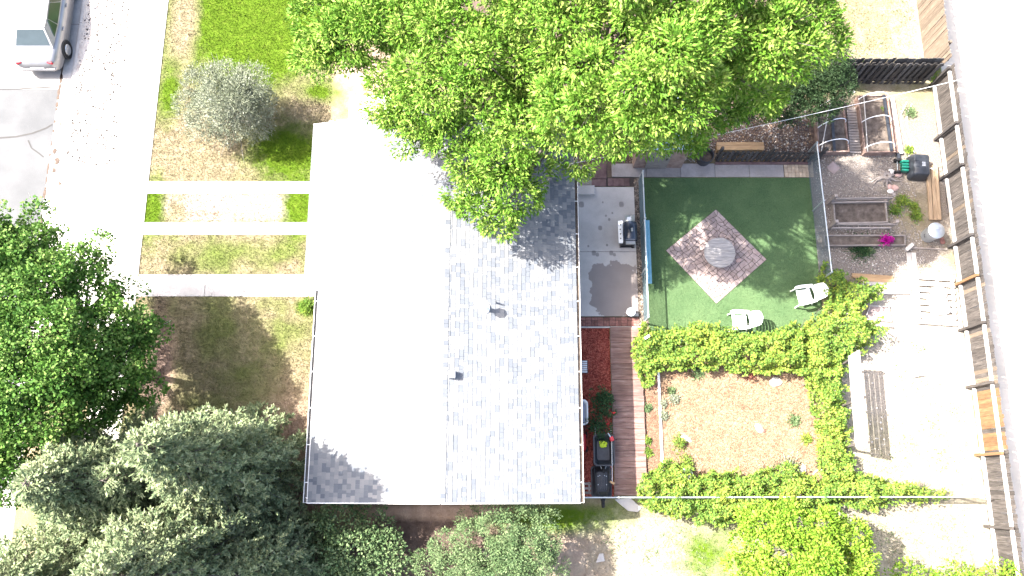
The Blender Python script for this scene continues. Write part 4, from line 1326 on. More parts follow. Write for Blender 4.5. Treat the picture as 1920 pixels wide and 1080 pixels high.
# slatted walk between the beds
g0 = at(1597, 205); g1 = at(1603, 286)
sw = thing('slat_path', 'grey slatted duckboard squeezed between the two hooped beds', 'duckboard', ((g0.x + g1.x) / 2, (g0.y + g1.y) / 2, 0))
n = 17
for k in range(n):
    p_ = g0.lerp(g1, k / (n - 1))
    MB().box((p_.x, p_.y, .05), (.42, .085, .025), rz=random.uniform(-.02, .02)).build('slat', MT['wood_grey'], sw)
for s in (-.15, .15): MB().beam((g0.x + s, g0.y, .02), (g1.x + s, g1.y, .02), .05, .035).build('runner', MT['wood_grey'], sw)
# boards / square spout lying right of the bed
a = at(1673, 184, .1); b_ = at(1690, 288, .1)
sp_ = thing('downspout_length', 'long pale square downspout lying beside the hooped bed, dark open end', 'downspout', (a.x, (a.y + b_.y) / 2, 0))
MB().beam((a.x, a.y, .10), (b_.x, b_.y, .10), .10, .09).build('pipe', MT['white_paint'], sp_)
dd = (b_ - a).normalized()
MB().beam(Vector((b_.x, b_.y, .10)), Vector((b_.x, b_.y, .10)) + dd * .004, .08, .07).build('open_end', MT['black_metal'], sp_)
MB().beam(Vector((b_.x - .13, b_.y, .10)), Vector((b_.x - .13, b_.y, .10)) + dd * .2, .11, .1).build('elbow', MT['black_plastic'], sp_)
a = at(1666, 184, .2); b_ = at(1682, 284, .2)
tag(MB().beam((a.x + .05, a.y, .06), (b_.x + .05, b_.y, .06), .09, .09).build('loose_board', MT['wood_bed']), 'long brown board lying against the hooped bed', 'board')
for i, (pp, lb) in enumerate((([(1700, 192), (1690, 213), (1690, 235), (1700, 262), (1715, 286)], 'thin white bent pipe lying left of its twin by the beds'),
                              ([(1710, 195), (1701, 213), (1700, 232), (1707, 258), (1719, 284)], 'thin white bent pipe lying right of its twin by the beds'))):
    tag(MB().tube([at(x, y, .03 + .004 * i) for x, y in pp], .016, 8).build('bent_pipe', MT['pvc'], smooth=True), lb, 'pipe')
# bed with tall posts and rails
t, c = bed('grey planter frame with four tall corner posts and side rails', [(1563, 375), (1660, 373), (1664, 416), (1566, 418)], .28, MT['wood_grey'], MT['soil'])
for (x, y) in ((1552, 381), (1657, 379), (1663, 428), (1553, 428)):
    g = at(x, y); MB().box((g.x, g.y, .42), (.11, .11, .86), rz=.1).build('post', MT['wood_grey'], t)
for (x0, y0, x1, y1) in ((1552, 381, 1657, 379), (1553, 428, 1663, 428)):
    for z in (.30, .72):
        a = at(x0, y0); b_ = at(x1, y1); s = -.09
        MB().beam((a.x, a.y + s, z), (b_.x, b_.y + s, z), .05, .12).build('rail', MT['wood_grey'], t)
# trough with magenta flowers
t, c = bed('low trough planter with a magenta flower clump', [(1545, 441), (1697, 441), (1697, 459), (1548, 460)], .24, MT['wood_grey'], MT['soil'], name='trough_planter')
# stray plank by the trough
g = at(1702, 465)
tag(MB().box((g.x, g.y, .12), (.36, .13, .12), rz=.7).build('wood_block', MT['wood_bleached'], bevel=.01), 'short pale wooden block at the end of trough planter', 'wood block')
a = at(1705, 465); b_ = at(1775, 468)
tag(MB().beam((a.x, a.y, .03), (b_.x, b_.y, .03), .05, .05).build('thin_rail', MT['wood_grey']), 'thin grey rail lying between trough planter and back fence', 'board')
# black cart tipped up with a green end
g = at(1716, 318)
ca_ = thing('garden_cart', 'black plastic cart tipped on end with green ribbed frame', 'cart', (g.x, g.y, 0), None, R(-4), local=True)
MB().loft([rrect(.33, .44, .10, .0), rrect(.35, .46, .10, .06), rrect(.35, .46, .10, .10), rrect(.29, .40, .09, .50), rrect(.26, .37, .08, .53)]).build('tub', MT['black_plastic'], ca_, smooth=True)
for (x0, x1, y0, y1) in ((-.24, .24, .13, .155), (-.24, .24, -.115, -.09), (-.05, -.03, -.09, .13), (.17, .19, -.35, .35)):
    MB().bb(x0, x1, y0, y1, .525, .545).build('rib', MT['black_plastic'], ca_)
MB().bb(.0, .12, -.07, .09, .53, .55).build('badge', MT['vent_grey'], ca_)
for k in range(4): MB().bb(-.62, -.36, -.2 + k * .115, -.11 + k * .115, .10, .30 + .02 * (k % 2)).build('green_rib', MT['green_plastic'], ca_, bevel=.02)
for y in (-.22, .26): MB().tube([(-.72, y - .04, .13), (-.72, y + .04, .13)], .13, 16).build('wheel', MT['rubber'], ca_)
MB().tube([(-.72, -.2, .13), (-.72, .24, .13)], .015, 8).build('axle', MT['steel_pipe'], ca_)
MB().tube([(.34, -.02, .3), (.5, -.08, .35)], .014, 8).build('pull_rod', MT['pvc'], ca_)
# landscape timbers along the fence
for i, (x0, x1, lb) in enumerate(((1742, 1749, 'long tan landscape timber lying nearest the garden'), (1750, 1757, 'long tan landscape timber between two others by the fence'), (1757, 1764, 'long tan landscape timber lying nearest the back fence'))):
    a = at(x0 - 1, 309, .14); b_ = at(x1 - 1, 412, .14)
    z = .07
    tag(MB().beam((a.x, a.y, z), (b_.x, b_.y, z), .135, .12).build('landscape_timber', MT['timber'], bevel=.02), lb, 'timber', 'landscape timbers by the fence')
# galvanized bin with a lid
g = at(1738, 443)
cn_ = thing('metal_bin', 'galvanized metal trash can with bright lid by the back fence', 'trash can', (g.x, g.y, 0))
MB().lathe([(.235, .0), (.235, .05), (.25, .06), (.275, .66), (.285, .67), (.285, .70)], (g.x, g.y, 0), 28).build('body', MT['galv'], cn_, smooth=True)
ld = MB().lathe([(.295, .685), (.30, .705), (.285, .72), (.2, .755), (.06, .775), (.001, .778)], (g.x, g.y, 0), 28, cap=False).build('lid', MT['galv'], cn_, smooth=True)
MB().tube([(g.x - .06, g.y, .775), (g.x - .05, g.y, .81), (g.x + .05, g.y, .81), (g.x + .06, g.y, .775)], .008, 6).build('handle', MT['steel_pipe'], ld)
for a in (3.5, .4):
    x = g.x + .27 * math.cos(a); y = g.y + .27 * math.sin(a)
    MB().tube([(x, y - .06, .42), (x + .03 * math.cos(a), y - .05, .36), (x + .03 * math.cos(a), y + .05, .36), (x, y + .06, .42)], .009, 6).build('handle', MT['black_metal'], cn_)
rock('rock', 'dull red stone at the foot of the metal trash can', 1766, 452, (.14, .10), MT['brick_red'])
# stump and rocks
g = at(1660, 332)
stp = thing('tree_stump', 'grey weathered tree stump with spreading roots in gravel', 'stump', (g.x, g.y, 0))
MB().lathe([(.26, -.02), (.2, .06), (.16, .14), (.15, .17), (.05, .15), (.04, .08), (.001, .07)], (g.x, g.y, 0), 18, cap=False, jit=.3).build('bole', MT['wood_grey'], stp)
for k in range(11):
    a = R(20 + k * 32) + random.uniform(-.2, .2); l = random.uniform(.3, .6) * (1.1 if math.sin(a) < .2 else .7)
    MB().tube([(g.x + .12 * math.cos(a), g.y + .12 * math.sin(a), .10), (g.x + .6 * l * math.cos(a), g.y + .6 * l * math.sin(a), .05), (g.x + l * math.cos(a + .2), g.y + l * math.sin(a + .2), .0)], [.06, .035, .012], 7).build('root', MT['wood_grey'], stp)
rock('rock', 'pink rock touching the upper right of the stump', 1683, 326, (.16, .14), MT['pink_rock'])
rock('rock', 'pale grey rock wedged between stump and pink rock', 1671, 322, (.13, .11), MT['pale_rock'])
rock('rock', 'brown rock below the stump next to grey planter', 1677, 353, (.15, .12), MT['pink_rock'])
rock('rock', 'small brown rock left of its neighbour below the stump', 1667, 351, (.11, .10), MT['pink_rock'])
rock('rock', 'pale rock by the grey planter corner below the stump', 1669, 359, (.12, .09), MT['pale_rock'])
g = at(1562, 315)
tag(MB().box((g.x, g.y, .012), (.38, .38, .035), rz=.75).build('stepping_stone', MT['paver_rose'], bevel=.008), 'square rose paver laid cornerwise in the garden gravel', 'paver')

# lumber, slabs and debris in the sun
for i, (x0, y0, x1, y1, w, m, lb) in enumerate(((1598, 516, 1675, 521, .16, 'wood_new', 'orange tan plank at the top of the lumber pile'),
        (1610, 524, 1678, 527, .12, 'wood_new', 'second orange plank down in the lumber pile by vines'),
        (1615, 531, 1700, 534, .14, 'wood_bleached', 'bleached plank next to the pale tray in lumber pile'))):
    a = at(x0, y0, .08); b_ = at(x1, y1, .08)
    tag(MB().beam((a.x, a.y, .05 + .02 * (i % 2)), (b_.x, b_.y, .05 + .02 * (i % 2)), w, .05).build('plank', MT[m]), lb, 'plank', 'lumber pile by the vines')
def tray(px, lb, z=.12):
    c = [at(x, y, z) for x, y in px]; cc = sum(c, Vector()) / 4
    t = thing('wooden_tray', lb, 'tray', (cc.x, cc.y, 0))
    for i in range(4):
        a, b2 = c[i], c[(i + 1) % 4]; d = (b2 - a).normalized(); e = -.022 if i % 2 else .02
        MB().beam((a.x - d.x * e, a.y - d.y * e, z / 2), (b2.x + d.x * e, b2.y + d.y * e, z / 2), .04, z + (.004 if i % 2 else 0)).build('side', MT['wood_bleached'], t)
    q = [p_.lerp(cc, .04) for p_ in c]
    MB().prism([(p_.x, p_.y) for p_ in q][::-1], .0, .05).build('bottom', MT['paver_rose'], t)
tray([(1641, 538), (1706, 537), (1706, 550), (1650, 550)], 'long shallow wooden tray at the foot of lumber pile')
tray([(1632, 573), (1666, 575), (1671, 602), (1622, 598)], 'square shallow wooden tray half covered by vines')
for k, x in enumerate((1703, 1712)):
    a = at(x, 474); b_ = at(x + 4, 522)
    tag(MB().beam((a.x, a.y, .02), (b_.x, b_.y, .02), .16, .03).build('walk_plank', MT['wood_bleached']), ('left' if k == 0 else 'right') + ' one of two bleached planks laid side by side in gravel', 'plank', 'planks laid in the gravel')
# white cushion / sack on a pallet
g = at(1757, 575)
pa = thing('pallet', 'sun bleached wooden pallet under the white sack by the fence', 'pallet', (g.x, g.y, 0), None, R(-4), local=True)
for k in range(8): MB().bb(-.78, .62, .95 - k * .235, 1.05 - k * .235 + .06, .11, .135).build('slat', MT['wood_bleached'], pa)
for x in (-.7, 0, .55): MB().bb(x - .04, x + .04, -.7, 1.1, .0, .108).build('runner', MT['wood_bleached'], pa)
def pillow(name, lb, px, py, hx_, hy_, hz_, z, m, rz=0):
    bm = bmesh.new(); bmesh.ops.create_icosphere(bm, subdivisions=4, radius=1)
    for v in bm.verts:
        c = v.co
        for ax_ in (0, 1): c[ax_] = math.copysign(abs(c[ax_]) ** .55, c[ax_])
        n_ = nz.noise(Vector((c.x * 2, c.y * 2, px)))
        c.z = c.z * (1 + .35 * n_)
        v.co = Vector((c.x * hx_, c.y * hy_, c.z * hz_))
    me = bpy.data.meshes.new(name); bm.to_mesh(me); bm.free()
    for p_ in me.polygons: p_.use_smooth = True
    q = at(px, py)
    return tag(link(name, me, m, None, (q.x, q.y, z + hz_ * .9), (0, 0, rz)), lb, 'sack')
pillow('sack', 'plump white sack lying lower on the pallet pile', 1756, 580, .36, .25, .12, .13, MT['white_plastic'], .05)
pillow('sack', 'flatter cream sack lying higher on the pallet pile', 1755, 551, .30, .19, .08, .13, MT['pale_rock'], -.05)
for (x0, y0, x1, y1, w, lb) in ((1728, 533, 1765, 536, .08, 'bleached plank across the head of the pallet pile'), (1730, 598, 1785, 600, .12, 'weathered board along the foot of the pallet pile'),
                                (1735, 604, 1790, 607, .09, 'pale board lowest below the pallet pile'), (1738, 561, 1776, 563, .07, 'thin board between the two sacks')):
    a = at(x0, y0, .16); b_ = at(x1, y1, .16)
    tag(MB().beam((a.x, a.y, .16), (b_.x, b_.y, .17), w, .035).build('plank', MT['wood_bleached']), lb, 'plank', 'boards of the pallet pile')
# ring of pale stones further down
rs = random.Random(9)
spots = [(1762, 655), (1774, 652), (1786, 657), (1766, 668), (1780, 668), (1792, 668), (1758, 682), (1771, 684), (1786, 684), (1760, 697), (1776, 699), (1792, 700)]
for i, (x, y) in enumerate(spots):
    rock('pale_stone', ('left', 'middle', 'right')[i % 3] + ' stone in the ' + ('top', 'second', 'third', 'bottom')[i // 3] + ' row of the pale stone heap', x, y, (rs.uniform(.1, .19), rs.uniform(.09, .15)), MT['pale_rock'], sq=.5, group='heap of pale stones')
a = at(1714, 707, .2); b_ = at(1738, 700, .2)
tag(MB().tube([(a.x, a.y, .04), (b_.x, b_.y, .25)], [.03, .02], 7).build('stick', MT['bark_pale']), 'short stick standing out of the stone heap edge', 'stick')
a = at(1738, 707); b_ = at(1806, 713)
tag(MB().beam((a.x, a.y, .05), (b_.x, b_.y, .05), .10, .08).build('weathered_log', MT['wood_bleached']), 'bleached log lying below the stone heap', 'log')
g = at(1340, 0)
# ------------------------------------------------------------------ north strip: shed, bin, wood box
s0 = at(1198, 279, 2.05); s1 = at(1300, 225, 2.05)
sh = thing('garden_shed', 'pale blue roofed shed hidden beneath the big ash crown', 'shed', ((s0.x + s1.x) / 2, (s0.y + s1.y) / 2, 0))
yb1 = s0.y + 1.9
MB().bb(s0.x + .08, s1.x - .08, s0.y + .1, yb1 - .1, 0, 1.93).build('wall', MT['wood_bed'], sh)
rfm = MB()
nrib = 12
for k in range(nrib):
    xa_ = s0.x + (s1.x - s0.x) * k / nrib; xb_ = s0.x + (s1.x - s0.x) * (k + 1) / nrib - .012
    rfm = MB().add([(xa_, s0.y, 1.97), (xb_, s0.y, 1.97), (xb_, yb1, 2.17), (xa_, yb1, 2.17), (xa_, s0.y, 1.95), (xb_, s0.y, 1.95), (xb_, yb1, 2.15), (xa_, yb1, 2.15)],
                   [(0, 1, 2, 3), (4, 7, 6, 5), (0, 4, 5, 1), (1, 5, 6, 2), (2, 6, 7, 3), (3, 7, 4, 0)])
    rfm.build('roof_panel', MT['pale_blue_metal'], sh)
dd_ = MB().bb(s0.x + .5, s0.x + 1.3, s0.y + .06, s0.y + .098, .05, 1.8).build('door', MT['wood_grey'], sh)
MB().bb(s0.x + 1.15, s0.x + 1.2, s0.y + .03, s0.y + .06, .9, 1.05).build('handle', MT['black_metal'], dd_)
g = at(1318, 306)
bi = thing('black_bin', 'round black bin standing on the path edge under leaves', 'bin', (g.x, g.y + .1, 0))
MB().lathe([(.24, .03), (.28, .5), (.30, .52), (.30, .56), (.27, .56), (.25, .3), (.001, .3)], (g.x, g.y + .1, 0), 24, cap=False).build('tub', MT['black_plastic'], bi, smooth=True)
MB().lathe([(.262, .33), (.001, .35)], (g.x, g.y + .1, 0), 24, cap=False).build('contents', MT['soil'], bi)
a = at(1345, 281, .35); b_ = at(1432, 266, .35)
wb = thing('wood_box', 'low new-wood box of tan boards behind the picket fence', 'box', ((a.x + b_.x) / 2, (a.y + b_.y) / 2, 0))
h2 = (b_.y - a.y) / 2
for k in range(2): MB().bb(a.x, b_.x, a.y + k * h2 + .004, a.y + (k + 1) * h2 - .004, .31, .345).build('top_board', MT['wood_new'], wb)
MB().bb(a.x + .03, b_.x - .03, a.y + .02, a.y + .05, .0, .308).build('front_board', MT['wood_new'], wb)
MB().bb(a.x + .03, b_.x - .03, b_.y - .05, b_.y - .02, .0, .308).build('back_board', MT['wood_new'], wb)
for x in (a.x + .03, b_.x - .06): MB().bb(x, x + .03, a.y + .052, b_.y - .052, .0, .308).build('end_board', MT['wood_new'], wb)
g = at(1597, 173)
tag(MB().box((g.x, g.y, .03), (.2, .1, .05), rz=.2).build('plant_marker', MT['white_paint']), 'small white slab on the dark soil between hooped beds', 'marker')

# ------------------------------------------------------------------ silver sedan at the kerb
gc = at(126, 96)
cx = XK - .14 - .90
yr = at(80, 131, .55).y + .12
car = thing('parked_car', 'silver sedan parked at the kerb, tail towards the driveway', 'car', (cx, yr, -.125), None, 0, local=True)
ST = [  # y, half width, top z, bottom z
    (0.00, .60, .66, .36), (.06, .74, .80, .30), (.22, .83, .95, .26), (.75, .88, 1.00, .22), (1.3, .90, .98, .20), (2.2, .905, .97, .20), (3.0, .90, .97, .20),
    (3.5, .89, .94, .20), (4.1, .86, .86, .22), (4.45, .78, .76, .26), (4.62, .60, .62, .34)]
def sec(y, w, zt, zb_):
    mid = zb_ + (zt - zb_) * .52
    half = [(0, zt), (w * .55, zt - .008), (w * .80, zt - .03), (w * .90, zt - .075), (w * .975, zt - .20), (w, mid), (w * .985, zb_ + .12), (w * .93, zb_ + .02), (w * .7, zb_), (0, zb_)]
    return [(x, y, z) for x, z in half] + [(-x, y, z) for x, z in half[-2:0:-1]]
MB().loft([sec(*s) for s in ST]).build('body', MT['car_paint'], car, smooth=True)
# cabin
base = [(-.74, .62, .985), (.74, .62, .985), (.80, 1.6, .955), (.80, 2.6, .955), (.72, 3.42, .95), (-.72, 3.42, .95), (-.80, 2.6, .955), (-.80, 1.6, .955)]
midr = [(x * .86, (y - 2.05) * .86 + 2.02, z + (1.28 - z)) for x, y, z in base]
topr = [(-.53, 1.22, 1.395), (.53, 1.22, 1.395), (.585, 1.6, 1.425), (.58, 2.25, 1.43), (.53, 2.62, 1.40), (-.53, 2.62, 1.40), (-.58, 2.25, 1.43), (-.585, 1.6, 1.425)]
top2 = [(x * .55, (y - 1.9) * .6 + 1.9, 1.455) for x, y, z in topr]
MB().loft([base, topr, top2]).build('cabin', MT['car_paint'], car, smooth=True)
def panel(b, t, u0, u1, v0, v1, off):
    b0, b1 = Vector(b[0]), Vector(b[1]); t0, t1 = Vector(t[0]), Vector(t[1])
    def pt(u, v): return b0.lerp(b1, u).lerp(t0.lerp(t1, u), v)
    n_ = (b1 - b0).cross(t0 - b0).normalized() * off
    q = [pt(u0, v0) + n_, pt(u1, v0) + n_, pt(u1, v1) + n_, pt(u0, v1) + n_]
    return q
def glass(name, idx, u0, u1, v0, v1, m, sgn=1):
    i, j = idx
    q = panel((base[i], base[j]), (topr[i], topr[j]), u0, u1, v0, v1, .008)
    MB().poly(q).build(name, m, car)
glass('rear_window', (0, 1), .05, .95, .12, .92, MT['glass_sky'])
glass('windscreen', (4, 5), .05, .95, .10, .92, MT['glass_sky'])
for (i, j) in ((1, 2), (2, 3), (3, 4)): glass('side_window', (i, j), .02 if i > 1 else .42, .98 if i < 3 else .62, .10, .90, MT['glass_dark'])
for (i, j) in ((5, 6), (6, 7), (7, 0)): glass('side_window', (i, j), .02 if i > 5 else .38, .98 if i < 7 else .58, .10, .90, MT['glass_dark'])
for sx in (-1, 1):
    for y in (.92, 3.62):
        w_ = MB().tube([(sx * .70, y, .325), (sx * .915, y, .325)], .325, 24).build('wheel', MT['rubber'], car, smooth=True)
        MB().lathe([(.21, 0), (.20, .012), (.05, .02), (.001, .022)], (0, 0, 0), 18).build('rim', MT['stainless'], w_)
        rim = w_.children[0]; rim.location = (sx * .914, y, .325); rim.rotation_euler = (0, sx * math.pi / 2, 0)
        MB().tube([(sx * .60, y, .345), (sx * .908, y, .345)], .37, 24).build('wheel_arch', MT['black_metal'], car)
    MB().box((sx * .58, .10, .80), (.22, .08, .12), rz=-sx * .25).build('tail_lamp', MT['tail_red'], car, bevel=.02)
    MB().box((sx * .62, 4.48, .64), (.30, .12, .14), rz=sx * .4).build('headlamp', MT['white_plastic'], car, bevel=.02)
    for y in (1.55, 2.55): MB().box((sx * .895, y, .80), (.035, .17, .035)).build('door_handle', MT['vent_grey'], car, bevel=.008)
    MB().box((sx * 1.0, 3.0, .98), (.17, .11, .12), rz=sx * .2).build('mirror', MT['car_paint'], car, bevel=.025)
MB().bb(-.26, .26, -.012, .01, .50, .62).build('number_plate', MT['white_plastic'], car)
MB().loft([[(-.7, .06, .40), (.7, .06, .40), (.7, .06, .56), (-.7, .06, .56)], [(-.62, -.045, .42), (.62, -.045, .42), (.62, -.045, .54), (-.62, -.045, .54)]]).build('rear_bumper', MT['car_paint'], car, bevel=.02)

# ------------------------------------------------------------------ vegetation
def unit(a):
    return a / np.maximum(np.linalg.norm(a, axis=1, keepdims=True), 1e-6)

def rand_dirs(n):
    return unit(rng.normal(size=(n, 3)))

def leaf_object(name, C, D, L, W, m, parent=None, kind=None, tilt=0.6, fold=0.0, shape='diamond', facing=None):
    n = len(C)
    Z = (np.tile(np.array([[0, 0, 1.0]]), (n, 1)) if facing is None else facing) + rng.normal(size=(n, 3)) * tilt
    S = unit(np.cross(D, Z))
    Nn = unit(np.cross(S, D))
    L = L[:, None]; W = W[:, None]
    if shape == 'blade':
        V = np.stack([C - S * W * .5, C + S * W * .5, C + D * L], axis=1)
        k = 3
    else:
        a = .42 if shape == 'diamond' else .5
        V = np.stack([C, C + D * L * a + S * W * .5 - Nn * W * fold, C + D * L, C + D * L * a - S * W * .5 - Nn * W * fold], axis=1)
        k = 4
    V = V.reshape(-1, 3)
    if parent is not None:
        r = root_of(parent)
        V = V - np.array(r.location)[None, :]
    me = bpy.data.meshes.new(name)
    me.vertices.add(len(V)); me.vertices.foreach_set('co', V.astype(np.float32).ravel())
    me.loops.add(n * k); me.loops.foreach_set('vertex_index', np.arange(n * k, dtype=np.int32))
    me.polygons.add(n)
    me.polygons.foreach_set('loop_start', np.arange(0, n * k, k, dtype=np.int32))
    me.polygons.foreach_set('loop_total', np.full(n, k, dtype=np.int32))
    me.update(calc_edges=True)
    o = link(name, me, m, parent)
    if kind: o['kind'] = kind
    return o

def blob_leaves(blobs, per_m2, n_leaf, rad, L, W, spread=.8, up=.35, inner=.45, low=-.45, flat=.8, jl=.35):
    Cs = []; Ds = []; Hs = []
    for (c, r) in blobs:
        k = max(6, int(4 * math.pi * r * r * per_m2))
        d = rand_dirs(k * 2)
        d = d[d[:, 2] > low][:k]
        rr_ = r * (inner + (1 - inner) * rng.random(len(d)) ** .5)
        sc = np.array([1, 1, flat])
        cc = np.array(c)[None, :] + d * rr_[:, None] * sc
        cc += rng.normal(size=cc.shape) * r * .08
        ax = unit(d + np.array([0, 0, up]))
        ci = np.repeat(cc, n_leaf, axis=0); ai = np.repeat(ax, n_leaf, axis=0)
        dd = unit(ai + rand_dirs(len(ai)) * spread)
        crad = np.repeat(rad * (.7 + .6 * rng.random(len(cc))), n_leaf)
        pos = ci + dd * ((.30 + .70 * rng.random(len(ci)) ** .6) * crad)[:, None] * np.array([1, 1, .8])
        Cs.append(pos); Ds.append(unit(dd * .8 + rand_dirs(len(ci)) * .65))
        Hs.append(unit(ai * .55 + dd * .6 + np.array([0, 0, .3])))
    H = np.concatenate(Hs)
    C = np.concatenate(Cs); D = np.concatenate(Ds)
    n = len(C)
    s = 1 + (rng.random(n) - .5) * 2 * jl
    return C, D, L * s, W * s, H

def limbs(root, base, blobs, r0, zfork, m, forks=4, name='limb'):
    """trunk, forks and a limb to each mass of leaves"""
    base = Vector(base)
    tops = [Vector(c) for c, r in blobs]
    mean = sum(tops, Vector()) / len(tops)
    fk = Vector((base.x + (mean.x - base.x) * .15, base.y + (mean.y - base.y) * .15, zfork))
    MB().tube([base - Vector((0, 0, .1)), base + Vector((0, 0, .12)), base.lerp(fk, .5), fk], [r0 * 1.5, r0 * 1.15, r0, r0 * .85], 12).build('trunk', m, root, smooth=True)
    random.shuffle(tops)
    groups = [[] for _ in range(forks)]
    for t in tops:
        a = math.atan2(t.y - fk.y, t.x - fk.x)
        groups[int((a + math.pi) / (2 * math.pi) * forks) % forks].append(t)
    for g in groups:
        if not g: continue
        mid = sum(g, Vector()) / len(g)
        mid = fk.lerp(mid, .5) + Vector((0, 0, -.1))
        b = MB()
        b.tube([fk - Vector((0, 0, .1)), fk.lerp(mid, .5) + Vector((0, 0, .15)), mid], [r0 * .6, r0 * .48, r0 * .36], 8)
        for t in g:
            s = mid.lerp(t, .5) + Vector((random.uniform(-.2, .2), random.uniform(-.2, .2), random.uniform(-.1, .3)))
            b.tube([mid, s, t], [r0 * .3, r0 * .16, r0 * .05], 6)
            for k in range(5):
                e = t + Vector((random.uniform(-1, 1), random.uniform(-1, 1), random.uniform(-.3, .8))) * .7
                b.tube([s.lerp(t, .4 + .1 * k), e], [r0 * .07, r0 * .02], 5)
        b.build(name, m, root, smooth=True)

def BL(lst):
    return [(tuple(at(px, py, z)), r) for (px, py, z, r) in lst]

# the big ash over the north side
def grow(q):
    px, py, z, r = q
    if z < 5.5: return q
    z2 = z * (1 + .36 * min(1, max(0, (px - 860) / 280)))
    return (px, py, z2, r * (CAM_H - z2) / (CAM_H - z))
ash_blobs = BL([grow(q) for q in [
    (600, 35, 6.2, .95), (600, 95, 5.6, .75), (655, 60, 6.6, .9), (650, 110, 5.5, .6), (690, 25, 7.0, .9), (735, 45, 6.6, .8), (780, 40, 7.2, .95), (825, 60, 7.4, .95), (870, 45, 7.2, .9),
    (720, 150, 6.0, .6), (735, 195, 5.8, .75), (790, 130, 7.0, .9), (790, 215, 6.2, .85), (760, 250, 5.4, .55), (840, 175, 7.2, .95), (850, 250, 6.0, .8), (900, 115, 7.4, .85), (905, 200, 6.8, .8),
    (890, 300, 5.6, .75), (860, 350, 5.0, .55), (900, 385, 4.8, .65), (960, 370, 5.2, .75), (950, 300, 6.0, .8), (1000, 320, 5.4, .6), (930, 420, 4.6, .4), (985, 250, 6.5, .6), (970, 120, 6.6, .55), (965, 30, 7.0, .6),
    (1000, 20, 7.6, .75), (1030, 60, 7.6, .75), (1070, 30, 7.8, .8), (1030, 100, 7.2, .55), (1050, 190, 7.0, .85), (1105, 130, 7.6, .65), (1060, 250, 6.2, .7), (1110, 200, 7.2, .8), (1120, 260, 6.0, .65), (1090, 290, 5.2, .4),
    (1160, 230, 6.6, .75), (1200, 150, 7.8, .9), (1260, 110, 8.2, 1.0), (1220, 200, 7.4, .85), (1280, 180, 7.6, .85), (1240, 240, 6.6, .7), (1310, 140, 7.8, .7), (1315, 205, 6.6, .55), (1285, 245, 4.8, .6), (1325, 245, 4.6, .55), (1220, 265, 4.8, .4),
    (1210, 40, 7.8, .8), (1260, 40, 8.0, .85), (1320, 50, 8.0, .8), (1340, 110, 5.6, .9), (1390, 120, 5.8, .9), (1380, 50, 7.6, .8), (1430, 30, 7.4, .75), (1440, 90, 7.4, .9), (1490, 100, 7.2, .85), (1430, 150, 6.6, .7), (1470, 60, 7.8, .7),
    (1380, 170, 4.6, .8), (1420, 185, 4.6, .6), (1520, 40, 7.0, .75), (1545, 70, 6.6, .5), (1480, 10, 7.4, .7), (1350, 200, 4.8, .6),
    (700, -40, 7, 1.0), (820, -50, 7.6, 1.1), (940, -60, 8, 1.1), (1060, -60, 8.4, 1.2), (1200, -60, 8.6, 1.2), (1340, -50, 8.4, 1.1), (1460, -60, 7.8, 1.0), (620, -50, 6.4, .9), (1000, -130, 8.6, 1.3), (1160, -140, 8.6, 1.3), (1320, -130, 8.2, 1.2)]])
ash_blobs += BL([(1000, 200, 6.0, .9), (1060, 140, 6.4, .9), (1130, 180, 6.6, .9), (1180, 120, 7.0, .9), (1120, 60, 7.2, .9), (1020, 40, 6.8, .9), (940, 180, 5.8, .8), (940, 90, 6.2, .8),  # unseen inner leaf masses, added to block sun leaking under the crown
                 (1260, 180, 6.4, .9), (1200, 215, 5.8, .8), (1250, 60, 7.2, .9), (1330, 80, 7.0, .9), (1150, -10, 7.4, 1.0), (1020, 130, 5.6, .7)])
gb = at(1095, 195)
ash = thing('ash_tree', 'huge bright green ash tree overhanging the roof and north path', 'tree', (gb.x, gb.y, 0))
limbs(ash, (gb.x, gb.y, 0), ash_blobs, .27, 2.6, MT['bark'], 6)
C, D, L, W, H = blob_leaves([(c, r * .70) for c, r in ash_blobs], 4.2, 165, .46, .130, .047, 1.15, .35, .60, -.6, .85, .5)
leaf_object('crown', C, D, L, W, MT['ash_leaf'], ash, tilt=.42, fold=.12, facing=H)

# maple over the sidewalk
maple_blobs = BL([
    (70, 410, 4.0, .35), (60, 470, 4.6, .75), (20, 480, 5.0, .8), (110, 460, 4.2, .5), (90, 530, 5.2, .9), (30, 560, 5.6, .9), (150, 500, 4.4, .6), (185, 470, 3.8, .4), (170, 555, 4.6, .7), (215, 530, 3.6, .35), (240, 560, 3.4, .38),
    (20, 640, 5.8, 1.0), (90, 620, 5.8, .95), (150, 630, 5.0, .7), (205, 610, 4.4, .65), (250, 620, 3.8, .55), (285, 620, 3.2, .3), (40, 720, 5.6, .95), (110, 700, 5.6, .9), (165, 700, 4.8, .6), (220, 690, 4.2, .7), (265, 675, 3.6, .5), (275, 730, 3.2, .5),
    (30, 790, 5.2, .8), (95, 780, 5.0, .8), (150, 770, 4.4, .5), (200, 755, 3.6, .5), (230, 780, 2.8, .35), (10, 850, 4.4, .6), (160, 815, 3.6, .35), (-35, 425, 5.0, .75), (-5, 445, 4.6, .55), (-20, 480, 5.2, .8), (190, 650, 3.6, .7), (215, 720, 3.0, .6), (172, 720, 3.6, .6), (232, 645, 3.2, .5), (60, 835, 3.6, .6), (120, 830, 3.2, .5), (20, 905, 3.2, .6), (-40, 520, 5.6, 1.1), (-60, 640, 6.0, 1.2), (-50, 760, 5.6, 1.1), (-40, 850, 4.6, .9)])
gb = at(215, 690)
mp = thing('maple_tree', 'dense maple tree shading the sidewalk and front lawn', 'tree', (gb.x, gb.y, 0))
limbs(mp, (gb.x, gb.y, 0), maple_blobs, .2, 1.9, MT['bark_pale'], 5)
